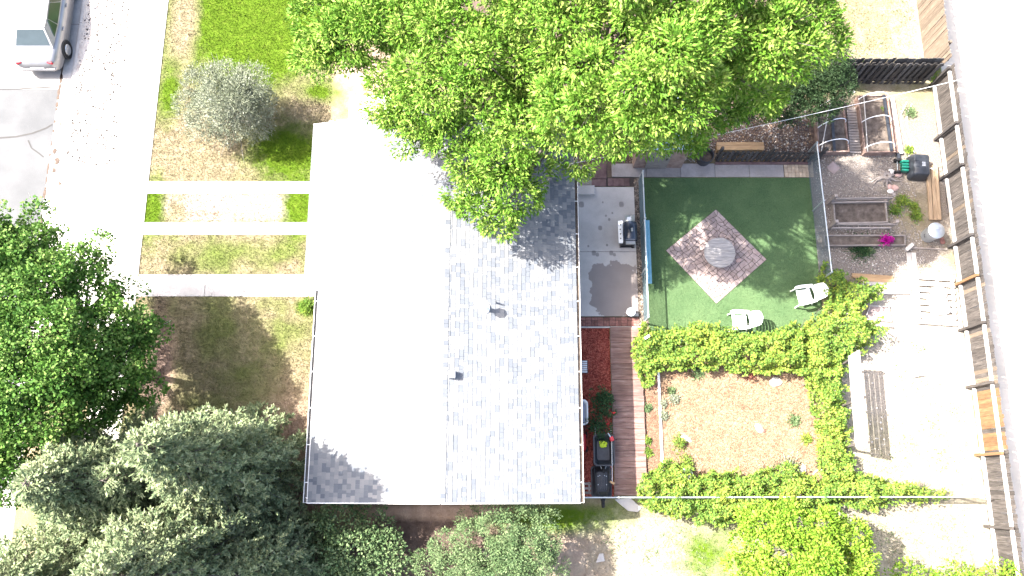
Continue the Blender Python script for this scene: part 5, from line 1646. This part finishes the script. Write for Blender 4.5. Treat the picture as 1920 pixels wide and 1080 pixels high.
C, D, L, W, H = blob_leaves([(c, r * .78) for c, r in maple_blobs], 6.2, 98, .40, .085, .078, 1.3, .25, .5, -.5, .8, .5)
leaf_object('crown', C, D, L, W, MT['maple_leaf'], mp, tilt=.30, fold=.12, shape='round', facing=H)

def conifer(name, label, px, py, h, rmax, m, nb=150, z0=.5, seed=1, leafL=.13, leafW=.05, dens=1.0, droop=.25, lean=(0, 0)):
    g = at(px, py)
    t = thing(name, label, 'tree', (g.x, g.y, 0))
    rs = random.Random(seed)
    MB().tube([(g.x, g.y, -.1), (g.x + lean[0] * .5, g.y + lean[1] * .5, h * .5), (g.x + lean[0], g.y + lean[1], h)], [.2, .12, .02], 10).build('trunk', MT['bark'], t, smooth=True)
    br = MB(); Cs = []; Ds = []
    for i in range(nb):
        f = (i + rs.random()) / nb
        z = z0 + (h - z0) * (1 - (1 - f) ** .85)
        rel = 1 - (z - z0) / (h - z0)
        ln = rmax * (rel ** .75) * rs.uniform(.62, 1.08) + .12
        a = i * 2.39996 + rs.uniform(-.3, .3)
        ox = g.x + lean[0] * z / h; oy = g.y + lean[1] * z / h
        pts = []
        for k in range(6):
            s = k / 5
            rr_ = ln * s
            zz = z + ln * (.22 * s - droop * 1.6 * s * s)
            pts.append(Vector((ox + rr_ * math.cos(a), oy + rr_ * math.sin(a), max(.15, zz))))
        br.tube(pts, [.028, .024, .02, .015, .01, .005], 4, cap=False)
        # side sprays
        ns = max(4, int(ln * 9 * dens))
        for k in range(ns):
            s = .15 + .85 * (k + rs.random()) / ns
            j = min(4, int(s * 5)); p_ = pts[j].lerp(pts[j + 1], s * 5 - j)
            dv = (pts[j + 1] - pts[j]).normalized()
            side = Vector((-dv.y, dv.x, 0)) * rs.choice((-1, 1))
            w = (dv * rs.uniform(.3, .9) + side * rs.uniform(.2, 1.0) * (1.15 - s * .6) + Vector((0, 0, rs.uniform(-.1, .35)))).normalized()
            tl = rs.uniform(.18, .42) * (1.1 - .4 * s)
            nl = int(16 * dens)
            u = np.array([rs.random() for _ in range(nl)])
            cc = np.array(p_)[None, :] + np.array(w)[None, :] * (u * tl)[:, None]
            dd = unit(np.array(w)[None, :] * .75 + rng.normal(size=(nl, 3)) * .55 + np.array([0, 0, .18]))
            Cs.append(cc); Ds.append(dd)
    br.build('branches', MT['bark'], t)
    C = np.concatenate(Cs); D = np.concatenate(Ds); n = len(C)
    s = .7 + rng.random(n) * .6
    leaf_object('crown', C, D, leafL * s, leafW * s, m, t, tilt=.8)
    return t
def wpx(x, y):     # plot metres back to survey coordinates on the ground
    c, sn = math.cos(TILT), math.sin(TILT)
    d = CAM_H * c + y * sn
    return 960 + FPX * x / d, 540 + FPX * (CAM_H * sn - y * c) / d
conifer('spruce_tree', 'tall grey-green spruce nearest the house, shading the roof corner', *wpx(-8.7, .3), 9.3, 2.3, MT['spruce_leaf'], 380, .5, 1, .125, .05, 1.15, .22, lean=(-.1, .7))
conifer('spruce_tree', 'biggest grey-green spruce at the middle of the bottom left group', *wpx(-9.6, -2.2), 9.3, 3.4, MT['spruce_leaf'], 430, .6, 2, .125, .05, 1.1, .22)
conifer('spruce_tree', 'pale grey-green spruce at the left edge under the maple', *wpx(-12.3, .1), 7.6, 2.6, MT['spruce_leaf'], 330, .6, 3, .125, .05, 1.1, .22)
conifer('spruce_tree', 'smaller spruce wedged between its taller neighbours below the lawn', *wpx(-10.9, .2), 6.4, 2.0, MT['spruce_leaf'], 240, .5, 6, .125, .05, 1.1, .22)
conifer('spruce_tree', 'pale spruce filling the extreme bottom left corner', *wpx(-13.9, -3.2), 8.0, 3.0, MT['spruce_leaf'], 330, .6, 5, .125, .05, 1.1, .22)
conifer('spruce_tree', 'darker low spruce below the roof corner left of the shade shrub', *wpx(-7.6, -2.4), 5.0, 2.3, MT['spruce_leaf'], 260, .4, 4, .12, .05, 1.1, .22)

def bush(name, label, blobs, m, base, per=10, nl=18, rad=.2, L=.09, W=.04, cat='shrub', bark='bark', r0=.05, spread=.9, up=.4, flat=.85, tilt=.6, low=-.4, inner=.4, shape='diamond', zf=.3):
    t = thing(name, label, cat, (base.x, base.y, 0))
    b = MB()
    for (c, r) in blobs:
        c = Vector(c)
        mid = base.lerp(c, .5); mid.z = c.z * .4
        b.tube([(base.x, base.y, -.03), mid, c], [r0, r0 * .6, r0 * .2], 6)
        for k in range(4):
            e = c + Vector((random.uniform(-1, 1), random.uniform(-1, 1), random.uniform(0, .8))) * r * .8
            b.tube([mid.lerp(c, .6), e], [r0 * .3, r0 * .08], 5)
    b.build('stems', MT[bark], t)
    C, D, Ls, Ws, H = blob_leaves(blobs, per, nl, rad, L, W, spread, up, inner, low, flat)
    C[:, 2] = np.maximum(C[:, 2], .02)
    leaf_object('foliage', C, D, Ls, Ws, m, t, tilt=tilt * .6, fold=.1, shape=shape, facing=H)
    return t

bush('juniper_bush', 'round pale green juniper bush below the roof at bottom edge', BL([
    (955, 985, 2.2, .85), (1005, 1000, 2.1, .7), (900, 1020, 1.7, .75), (850, 1035, 1.4, .65), (985, 1045, 2.3, .85), (930, 1060, 2.0, .8), (1015, 1070, 1.9, .65), (815, 1060, 1.1, .55), (870, 1080, 1.6, .8), (960, 1110, 2.1, 1.0), (880, 975, 1.4, .3)]),
    MT['juniper_leaf'], at(930, 1030), 11, 56, .24, .075, .028, spread=.8, inner=.55, tilt=.8)
bush('shade_shrub', 'dark broadleaf shrub in the house shade left of juniper', BL([
    (640, 985, 1.2, .7), (705, 985, 1.1, .55), (590, 990, 1.0, .5), (660, 1040, 1.4, .8), (725, 1030, 1.2, .6), (715, 1075, 1.3, .7), (620, 1070, 1.3, .8), (660, 1110, 1.4, .9)]),
    MT['juniper_leaf'], at(665, 1025), 14, 14, .22, .10, .06, spread=1.0)
bush('evergreen_bush', 'dark green evergreen bush in the shade behind the hooped beds', BL([
    (1545, 120, 3.0, .75), (1550, 165, 2.6, .75), (1575, 150, 2.4, .5), (1510, 150, 2.6, .75), (1500, 195, 2.0, .7), (1540, 195, 2.0, .55), (1460, 195, 1.8, .7), (1475, 150, 2.6, .7), (1420, 200, 1.8, .6), (1385, 195, 2.2, .6)]),
    MT['dark_leaf'], at(1480, 225), 34, 18, .2, .09, .03, cat='bush', tilt=.9, spread=.8)
# silvery bush on the front lawn, twiggy
sb = BL([(425, 160, 2.0, .8), (380, 160, 1.7, .65), (470, 160, 1.9, .65), (390, 215, 1.5, .65), (445, 215, 1.7, .75), (485, 195, 1.6, .6), (415, 185, 2.5, .7), (455, 175, 2.5, .6), (355, 195, 1.2, .45), (420, 245, 1.0, .5), (480, 235, 1.0, .5), (375, 240, .9, .4), (450, 190, 1.2, .8), (470, 215, .8, .7)])
gb = at(445, 225)
sv_ = bush('silver_bush', 'wispy silver-grey bush on the front lawn', sb, MT['silver_leaf'], gb, 34, 16, .24, .085, .022, r0=.035, bark='bark_pale', spread=.7, up=.7, tilt=1.0, inner=.3)
tw = MB()
for k in range(150):
    a = random.uniform(0, 2 * math.pi); el = random.uniform(.25, 1.3)
    l = random.uniform(1.6, 2.7)
    e = Vector((gb.x + math.cos(a) * math.cos(el) * l * .95, gb.y + math.sin(a) * math.cos(el) * l * .95, .2 + math.sin(el) * l * 1.05))
    s = Vector((gb.x + random.uniform(-.2, .2), gb.y + random.uniform(-.2, .2), .3))
    tw.tube([s.lerp(e, .45), s.lerp(e, .8) + Vector((0, 0, .05)), e], [.010, .007, .003], 4, cap=False)
tw.build('twigs', MT['bark_pale'], sv_)

# lime coloured tree and sprigs at the bottom right
lime = BL([(1425, 975, 2.6, .6), (1480, 985, 3.0, .7), (1540, 1000, 3.0, .7), (1595, 1010, 2.6, .6), (1410, 1030, 2.6, .6), (1460, 1040, 3.2, .8), (1530, 1050, 3.4, .85), (1600, 1055, 2.8, .65), (1395, 1075, 2.4, .6), (1450, 1095, 3.0, .8), (1530, 1110, 3.2, .9), (1600, 1100, 2.8, .7), (1560, 985, 2.4, .45)])
gb = at(1490, 1045)
lm = thing('lime_tree', 'round yellow-green tree at the bottom edge below the vines', 'tree', (gb.x, gb.y, 0))
limbs(lm, (gb.x, gb.y, 0), lime, .09, 1.0, MT['bark_pale'], 4)
C, D, L, W, H = blob_leaves([(c, r * .8) for c, r in lime], 9, 62, .27, .10, .06, 1.1, .4, .4, -.4, .85)
leaf_object('crown', C, D, L, W, MT['lime_leaf'], lm, tilt=.32, fold=.1, facing=H)
for (x, y, z, r, lb) in ((1705, 1078, .9, .4, 'small lime green sprig at the bottom edge right of lime tree'), (1790, 1085, 1.0, .5, 'yellow-green bush cut off by bottom edge, middle of the row'), (1880, 1085, 1.3, .5, 'yellow-green bush at the fence in the bottom right corner')):
    bush('lime_bush', lb, BL([(x, y, z, r), (x - 22, y + 6, z * .8, r * .7), (x + 24, y + 4, z * .9, r * .7)]), MT['lime_leaf'], at(x, y), 16, 14, .18, .09, .05, cat='bush')

# vines over the chain link: leaves scattered over a lumpy mound
def inpoly(P, poly):
    x, y = P[:, 0], P[:, 1]
    ins = np.zeros(len(P), bool)
    n = len(poly); j = n - 1
    for i in range(n):
        xi, yi = poly[i]; xj, yj = poly[j]
        c = ((yi > y) != (yj > y)) & (x < (xj - xi) * (y - yi) / (yj - yi + 1e-9) + xi)
        ins ^= c; j = i
    return ins
def edge_dist(P, poly):
    d = np.full(len(P), 1e9)
    n = len(poly)
    for i in range(n):
        a = np.array(poly[i]); b = np.array(poly[(i + 1) % n])
        ab = b - a; t = np.clip(((P - a) @ ab) / (ab @ ab + 1e-9), 0, 1)
        d = np.minimum(d, np.linalg.norm(P - (a + t[:, None] * ab), axis=1))
    return d
def lump(P, s, seed):
    o = np.zeros(len(P))
    for k in range(5):
        a = seed * 1.7 + k * 1.3
        f = s * (1.5 ** k)
        o += np.sin(P[:, 0] * f * math.cos(a) * 2 + P[:, 1] * f * math.sin(a) * 2 + k * 2.1 + seed) * np.cos(P[:, 1] * f * 1.3 - P[:, 0] * .6 * f + seed * k) / (1.4 ** k)
    return o
def vine(label, poly_px, h, dens, m, seed, z_edge=.15):
    poly = [at(x, y, h * .75) for x, y in poly_px]
    poly = [(p_.x, p_.y) for p_ in poly]
    A = np.array(poly); lo = A.min(0) - .15; hi = A.max(0) + .15
    n = int((hi - lo).prod() * dens)
    P = lo + rng.random((n, 2)) * (hi - lo)
    ed = edge_dist(P, poly); ins = inpoly(P, poly)
    jag = lump(P, 3.0, seed + 5) * .10
    keep = np.where(ins, ed + .12 + jag, .12 + jag - ed) > 0
    pit = lump(P, 3.1, seed + 9)
    keep &= (pit > -1.15) | (rng.random(n) < .25)
    P = P[keep]; ed = ed[keep]
    hh = h * np.clip(.45 + ed / .32, 0, 1) * (1 + .22 * lump(P, 2.2, seed)) + lump(P, 6.0, seed + 2) * .09
    hh = np.maximum(hh, z_edge)
    z = hh - np.abs(rng.normal(size=len(P))) * .13
    z = np.maximum(z, .03)
    c = np.column_stack([P, z])
    cc = A.mean(0)
    t = thing('vine_row', label, 'vines', (float(cc[0]), float(cc[1]), 0))
    D = unit(rng.normal(size=(len(c), 3)) * np.array([1, 1, .5]) + np.array([0, 0, .25]))
    s = .65 + rng.random(len(c)) * .7
    leaf_object('leaves', c, D, .088 * s, .055 * s, m, t, tilt=.6, fold=.12)
    st = MB()
    idx = rng.choice(len(c), min(len(c), 90), replace=False)
    for i in idx:
        p_ = c[i]
        q_ = p_ + np.array([random.uniform(-.3, .3), random.uniform(-.3, .3), -.1])
        st.tube([(p_[0], p_[1], .0), ((p_[0] + q_[0]) / 2, (p_[1] + q_[1]) / 2, p_[2] * .6), tuple(q_)], [.014, .010, .005], 5)
    st.build('stems', MT['bark'], t)
vine('thick green vine row along the bottom edge of the turf', [(1192, 635), (1212, 616), (1255, 620), (1300, 616), (1345, 620), (1385, 622), (1430, 628), (1470, 618), (1505, 612), (1515, 692), (1470, 688), (1420, 694), (1370, 690), (1320, 684), (1270, 686), (1225, 692), (1210, 720), (1204, 695), (1192, 670)], .95, 1700, MT['vine_leaf'], 1)
vine('bulky vine mound at the turf corner behind the second chair', [(1508, 622), (1530, 600), (1556, 585), (1562, 555), (1545, 525), (1550, 500), (1575, 512), (1600, 530), (1640, 545), (1655, 552), (1625, 562), (1612, 580), (1625, 600), (1648, 610), (1632, 632), (1615, 655), (1590, 665), (1565, 690), (1513, 692)], 1.0, 1700, MT['vine_leaf'], 2)
vine('vine strip running down between straw plot and tall trellis', [(1510, 690), (1562, 688), (1580, 668), (1578, 720), (1586, 780), (1592, 840), (1606, 905), (1560, 905), (1545, 870), (1538, 800), (1525, 740)], .85, 1700, MT['vine_leaf'], 3)
vine('long vine row smothering the fence below the straw plot', [(1200, 915), (1212, 895), (1260, 868), (1290, 888), (1330, 898), (1380, 890), (1430, 892), (1475, 872), (1505, 890), (1545, 905), (1615, 898), (1660, 905), (1705, 908), (1715, 922), (1670, 938), (1640, 952), (1600, 942), (1550, 945), (1500, 958), (1450, 972), (1380, 970), (1345, 982), (1300, 968), (1250, 962), (1212, 948)], 1.0, 1700, MT['vine_leaf'], 4)
vine('thin vine tail thinning out along the rail towards the back fence', [(1705, 915), (1740, 920), (1780, 923), (1782, 934), (1740, 938), (1705, 932)], .9, 700, MT['vine_leaf'], 5)

# shrubs in the mulch strip with red blooms
def eave_shrub(px, py, lb, r, blooms):
    b = BL([(px, py, .55, r * .62), (px - 10, py - 12, .45, r * .55), (px + 10, py + 10, .5, r * .55), (px + 4, py - 14, .5, r * .5), (px - 8, py + 8, .4, r * .5)])
    t = bush('rose_shrub', lb, b, MT['shrub_leaf'], at(px, py), 30, 14, .14, .08, .035)
    C = np.array([tuple(at(x, y, .75)) for x, y in blooms])
    for c in C:
        cc = np.repeat(c[None, :], 22, axis=0) + rng.normal(size=(22, 3)) * .02
        leaf_object('bloom', cc, unit(rng.normal(size=(22, 3)) + np.array([0, 0, .8])), np.full(22, .05), np.full(22, .04), MT['red_bloom'], t)
eave_shrub(1131, 754, 'dark green rose shrub beside boardwalk, the upper of the pair', .42, [(1151, 774)])
eave_shrub(1125, 801, 'dark green rose shrub beside boardwalk, right above the wheelbarrow', .38, [(1139, 794)])
# magenta flower clump
g = at(1663, 450, .3)
fl = thing('flower_clump', 'bright magenta flower clump growing in the trough planter', 'flowers', (g.x, g.y, .17))
C = np.array([g.x, g.y, .34]) + rng.normal(size=(420, 3)) * np.array([.11, .09, .05])
leaf_object('petals', C, unit(rng.normal(size=(420, 3)) + np.array([0, 0, .6])), np.full(420, .06), np.full(420, .05), MT['magenta'], fl, 'stuff')
C = np.array([g.x, g.y, .25]) + rng.normal(size=(150, 3)) * np.array([.10, .09, .04])
leaf_object('leaves', C, unit(rng.normal(size=(150, 3)) + np.array([0, 0, .6])), np.full(150, .07), np.full(150, .04), MT['shrub_leaf'], fl)
# small plants here and there
def plant(px, py, r, m, lb, h=.22, n=170, L=.08, W=.035):
    g = at(px, py)
    t = thing('small_plant', lb, 'plant', (g.x, g.y, 0))
    P = rng.normal(size=(n, 2)) * r * .5
    z = h * np.exp(-(P ** 2).sum(1) / (r * r)) * (.35 + .65 * rng.random(n))
    C = np.column_stack([g.x + P[:, 0], g.y + P[:, 1], z + .02])
    D = unit(np.column_stack([P / r, np.full(n, .5)]) + rng.normal(size=(n, 3)) * .5)
    leaf_object('leaves', C, D, L * (.7 + .6 * rng.random(n)), np.full(n, W), m, t)
    s = MB()
    for k in range(6):
        i = rng.integers(n); s.tube([(g.x, g.y, 0), tuple(C[i])], [.008, .004], 4)
    s.build('stems', MT['bark'], t)['kind'] = 'stuff'
for (x, y, r, m, lb, h) in (
    (1273, 830, .2, 'vine_leaf', 'leafy green plant left of the long pale rock', .3), (1283, 872, .28, 'vine_leaf', 'leafy green plant just above the bird bath', .35),
    (1242, 757, .12, 'silver_leaf', 'small grey plant by white edging, upper one', .15), (1263, 748, .16, 'silver_leaf', 'low grey plant right of the white edging', .12),
    (1243, 780, .13, 'silver_leaf', 'small grey plant by white edging, lower one', .15), (1405, 702, .16, 'dry_red_leaf', 'small red-leaved plant under the vine row', .15),
    (1213, 826, .1, 'vine_leaf', 'tiny green plant at boardwalk edge above its twin', .15), (1213, 848, .13, 'vine_leaf', 'tiny green plant at boardwalk edge, lowest one', .15),
    (1214, 765, .1, 'juniper_leaf', 'tiny plant in the salmon strip at boardwalk middle', .12), (1487, 788, .2, 'juniper_leaf', 'sparse dry plant at the right of the straw plot', .12),
    (1511, 823, .14, 'vine_leaf', 'small yellowish plant at lower right of straw plot', .14), (1308, 698, .2, 'juniper_leaf', 'sparse plant at the top edge of straw plot', .1),
    (1476, 884, .42, 'silver_leaf', 'spiky silver-green clump in front of the lower vine row', .35), (1258, 733, .1, 'juniper_leaf', 'sparse sprig near the top of white edging', .12),
    (1690, 378, .22, 'vine_leaf', 'green weed patch right of the grey planter', .12), (1676, 395, .2, 'vine_leaf', 'green weed patch by the planter corner post', .12),
    (1716, 405, .2, 'vine_leaf', 'green weed patch in the bare soil near timbers', .1), (1712, 388, .16, 'vine_leaf', 'small weed patch nearest the timbers', .1),
    (1650, 210, .2, 'vine_leaf', 'green seedlings in the right hooped bed', .3), (1637, 275, .14, 'vine_leaf', 'tiny seedling at the near end of right hooped bed', .25),
    (1705, 212, .2, 'juniper_leaf', 'weed tuft by the bent white pipes', .12), (1703, 282, .14, 'vine_leaf', 'green weed tuft next to the downspout end', .12),
    (1612, 466, .42, 'shrub_leaf', 'dense dark green grass tuft under the trough planter', .12), (1625, 467, .2, 'juniper_leaf', 'small grass tuft right of the dark tuft', .08),
    (577, 575, .25, 'vine_leaf', 'green plant at the house front corner by the walk', .3)):
    plant(x, y, r, MT[m], lb, h, n=int(120 + 900 * r * r * 6))

# ------------------------------------------------------------------ what nobody could count
def rect_pts(x0, x1, y0, y1, n):
    return np.column_stack([x0 + rng.random(n) * (x1 - x0), y0 + rng.random(n) * (y1 - y0)])
def blades(name, rects, per, m, h, w, label, z=.0, cat='grass', spread=.8):
    Ps = [rect_pts(*r, int((r[1] - r[0]) * (r[3] - r[2]) * per)) for r in rects]
    P = np.concatenate(Ps); n = len(P)
    C = np.column_stack([P, np.full(n, z)])
    D = unit(rng.normal(size=(n, 3)) * np.array([spread, spread, .2]) + np.array([0, 0, .75]))
    o = leaf_object(name, C, D, h * (.5 + rng.random(n)), np.full(n, w), m, None, 'stuff', tilt=.5, shape='blade')
    tag(o, label, cat)
blades('lawn_grass', [(XW1 - .02, -6.9, 11.07, 20.5), (XW1 - .02, -7.05, 9.47, 10.65), (XW1 - .02, -7.05, 7.49, 9.05), (XW1 - .02, -6.2, -3, 6.73)], 760, MT['yard_blades'], .095, .017, 'patchy green and straw grass of the front lawn')
blades('neighbour_grass', [(11.0, 15.8, 15.3, 21)], 500, MT['yard_blades'], .07, .016, 'dry pale grass beyond the cross fence')
blades('side_yard_grass', [(2.4, 15.6, -4.5, -.6)], 420, MT['yard_blades'], .07, .016, 'sparse bleached grass of the south side yard')
blades('back_yard_grass', [(11.9, 15.8, -.1, 5.2)], 280, MT['yard_blades'], .055, .014, 'thin bleached grass in the sunny back yard')
blades('turf_pile', [(4.9, 11.1, 5.05, 11.22)], 1100, MT['turf_blades'], .035, .014, 'short even pile of the green artificial turf', z=.018)

MT['dark_gravel'] = mat('dark_gravel', [(0.3, (.035, .032, .03)), (0.7, (.09, .08, .075))], 30, .9, rnd=.5)
def stones(name, rects, per, size, m, label, z=0.0, cat='gravel'):
    Ps = [rect_pts(*r, int((r[1] - r[0]) * (r[3] - r[2]) * per)) for r in rects]
    P = np.concatenate(Ps); n = len(P)
    oct_ = np.array([[1, 0, 0], [-.9, .2, 0], [.1, 1, 0], [0, -1, .1], [0, .1, .7], [0, 0, -.7]])
    F = np.array([[0, 2, 4], [2, 1, 4], [1, 3, 4], [3, 0, 4], [2, 0, 5], [1, 2, 5], [3, 1, 5], [0, 3, 5]])
    a = rng.random(n) * 6.28; s = size * (.45 + rng.random(n) ** 2 * 1.3)
    ca, sa = np.cos(a), np.sin(a)
    V = np.empty((n, 6, 3))
    ex = .7 + .6 * rng.random(n)
    for k in range(6):
        x, y, zz = oct_[k]
        V[:, k, 0] = P[:, 0] + (ca * x * ex - sa * y) * s
        V[:, k, 1] = P[:, 1] + (sa * x * ex + ca * y) * s
        V[:, k, 2] = z + zz * s * .7 + s * .25
    V = V.reshape(-1, 3)
    I = (np.arange(n)[:, None, None] * 6 + F[None]).reshape(-1)
    me = bpy.data.meshes.new(name)
    me.vertices.add(len(V)); me.vertices.foreach_set('co', V.astype(np.float32).ravel())
    me.loops.add(len(I)); me.loops.foreach_set('vertex_index', I.astype(np.int32))
    m_ = len(I) // 3
    me.polygons.add(m_)
    me.polygons.foreach_set('loop_start', np.arange(0, len(I), 3, dtype=np.int32))
    me.polygons.foreach_set('loop_total', np.full(m_, 3, dtype=np.int32))
    me.update(calc_edges=True)
    tag(link(name, me, m), label, cat, kind='stuff')
stones('trench_gravel', [(4.55, 4.87, 5.65, 11.2)], 1500, .028, MT['gravel_brown'], 'brown river gravel in the trench along the chain link fence')
stones('garden_gravel', [(11.3, 15.0, 7.9, 12.4), (12.2, 15.6, 7.0, 9.2)], 260, .022, MT['pebble'], 'loose pale pebbles around the raised beds')
stones('bed_gravel', [(6.2, 11.2, 12.1, 14.6), (4.0, 7, 11.85, 12.6)], 230, .026, MT['pebble'], 'scattered pale stones on the dark soil behind picket fence')
stones('parkway_gravel', [(XC + .1, XW0 - .1, 11.7, 21)], 60, .030, MT['dark_gravel'], 'sparse dark specks of gravel on the parkway strip')
stones('yard_pebbles', [(12.0, 15.8, .2, 8)], 26, .03, MT['pale_rock'], 'pale pebbles strewn over the bright back yard')
def chips(name, rects, per, m, L, W, label, z=.012):
    Ps = [rect_pts(*r, int((r[1] - r[0]) * (r[3] - r[2]) * per)) for r in rects]
    P = np.concatenate(Ps); n = len(P)
    C = np.column_stack([P, z + rng.random(n) * .02])
    D = unit(rng.normal(size=(n, 3)) * np.array([1, 1, .18]))
    o = leaf_object(name, C, D, L * (.5 + rng.random(n)), W * (.6 + .8 * rng.random(n)), m, None, 'stuff', tilt=.35)
    tag(o, label, 'mulch')
chips('mulch_chips', [(1.6, 3.46, -.25, 5.5)], 900, MT['red_mulch'], .06, .022, 'red bark chips of the mulch strip behind the house')
chips('straw_litter', [(4.65, 11.25, -.1, 4.7)], 900, MT['straw_mulch'], .09, .014, 'straw litter and dry grass over the garden plot')
chips('leaf_litter', [(4.0, 11.3, 11.85, 14.8)], 120, MT['straw_mulch'], .07, .035, 'dry leaves on the shaded soil of the north strip')

# weeds along the alley foot of the fences, and dirt washed into the gutter
blades('alley_weeds', [(16.08, 16.5, 15.0, 22), (16.2, 16.55, -6, 4)], 420, MT['vine_leaf'], .20, .03, 'green weeds along the alley side of the fences', cat='weeds')
MT['gutter_dirt'] = mat('gutter_dirt', [(0.3, (.055, .040, .032)), (0.7, (.10, .075, .06))], 9, .95, bump=.4)
rd = random.Random(21)
b = MB()
y = 4.0
while y < 20:
    l = rd.uniform(.1, .5)
    w = rd.uniform(.02, .07)
    n_ = 9
    b.poly([(XS + .02 + w * math.cos(2 * math.pi * k / n_) * rd.uniform(.6, 1.2), y + l * .6 * math.sin(2 * math.pi * k / n_) * rd.uniform(.7, 1.2), -.1085) for k in range(n_)])
    y += rd.uniform(.15, .6)
for (px, py_, s) in ((100, 281, .12), (104, 300, .16), (98, 318, .12), (109, 328, .06), (113, 345, .1), (108, 410, .06), (110, 230, .05)):
    g = at(px, py_)
    x0 = max(g.x, XS + .1)
    b.poly([(x0 + s * math.cos(2 * math.pi * k / 10) * rd.uniform(.5, 1.2) * .7, g.y + s * math.sin(2 * math.pi * k / 10) * rd.uniform(.5, 1.2), .034 if x0 > XC else -.1) for k in range(10)])
tag(b.build('gutter_dirt', MT['gutter_dirt']), 'brown dirt washed along the street gutter', 'dirt', kind='stuff')
g = at(176, 321)
tag(MB().box((g.x, g.y, .040), (1.25, .035, .02), rz=.035).build('crack_strip', MT['vent_grey']), 'thin dark strip lying where driveway apron meets parkway', 'strip')  # dark strip drawn as the expansion crack between apron and parkway

wc = np.concatenate([np.array(tuple(at(x, y))[:2])[None, :] + rng.normal(size=(int(26 * r * 4), 2)) * .16 * r * 2 for (x, y, r) in
     ((1735, 735, 1), (1690, 705, .7), (1745, 790, .8), (1700, 830, 1), (1770, 860, .8), (1660, 880, 1), (1720, 650, .6), (1650, 640, .8), (1790, 770, .7), (1640, 1000, 1.2), (1700, 1030, 1.4), (1780, 990, 1.2), (1270, 1000, 1), (1310, 1060, 1.4), (1220, 1040, .8), (1160, 1010, .8), (1600, 30, 1), (1650, 80, 1), (1690, 20, 1.2), (1610, 100, .8), (1790, 1050, 1))])
n = len(wc)
tag(leaf_object('yard_weeds', np.column_stack([wc, np.full(n, .0)]), unit(rng.normal(size=(n, 3)) * np.array([.9, .9, .2]) + np.array([0, 0, .6])), .07 + .07 * rng.random(n), np.full(n, .03), MT['juniper_leaf'], None, 'stuff', shape='blade'),
    'thin weed tufts dotted over the bleached yard', 'weeds')
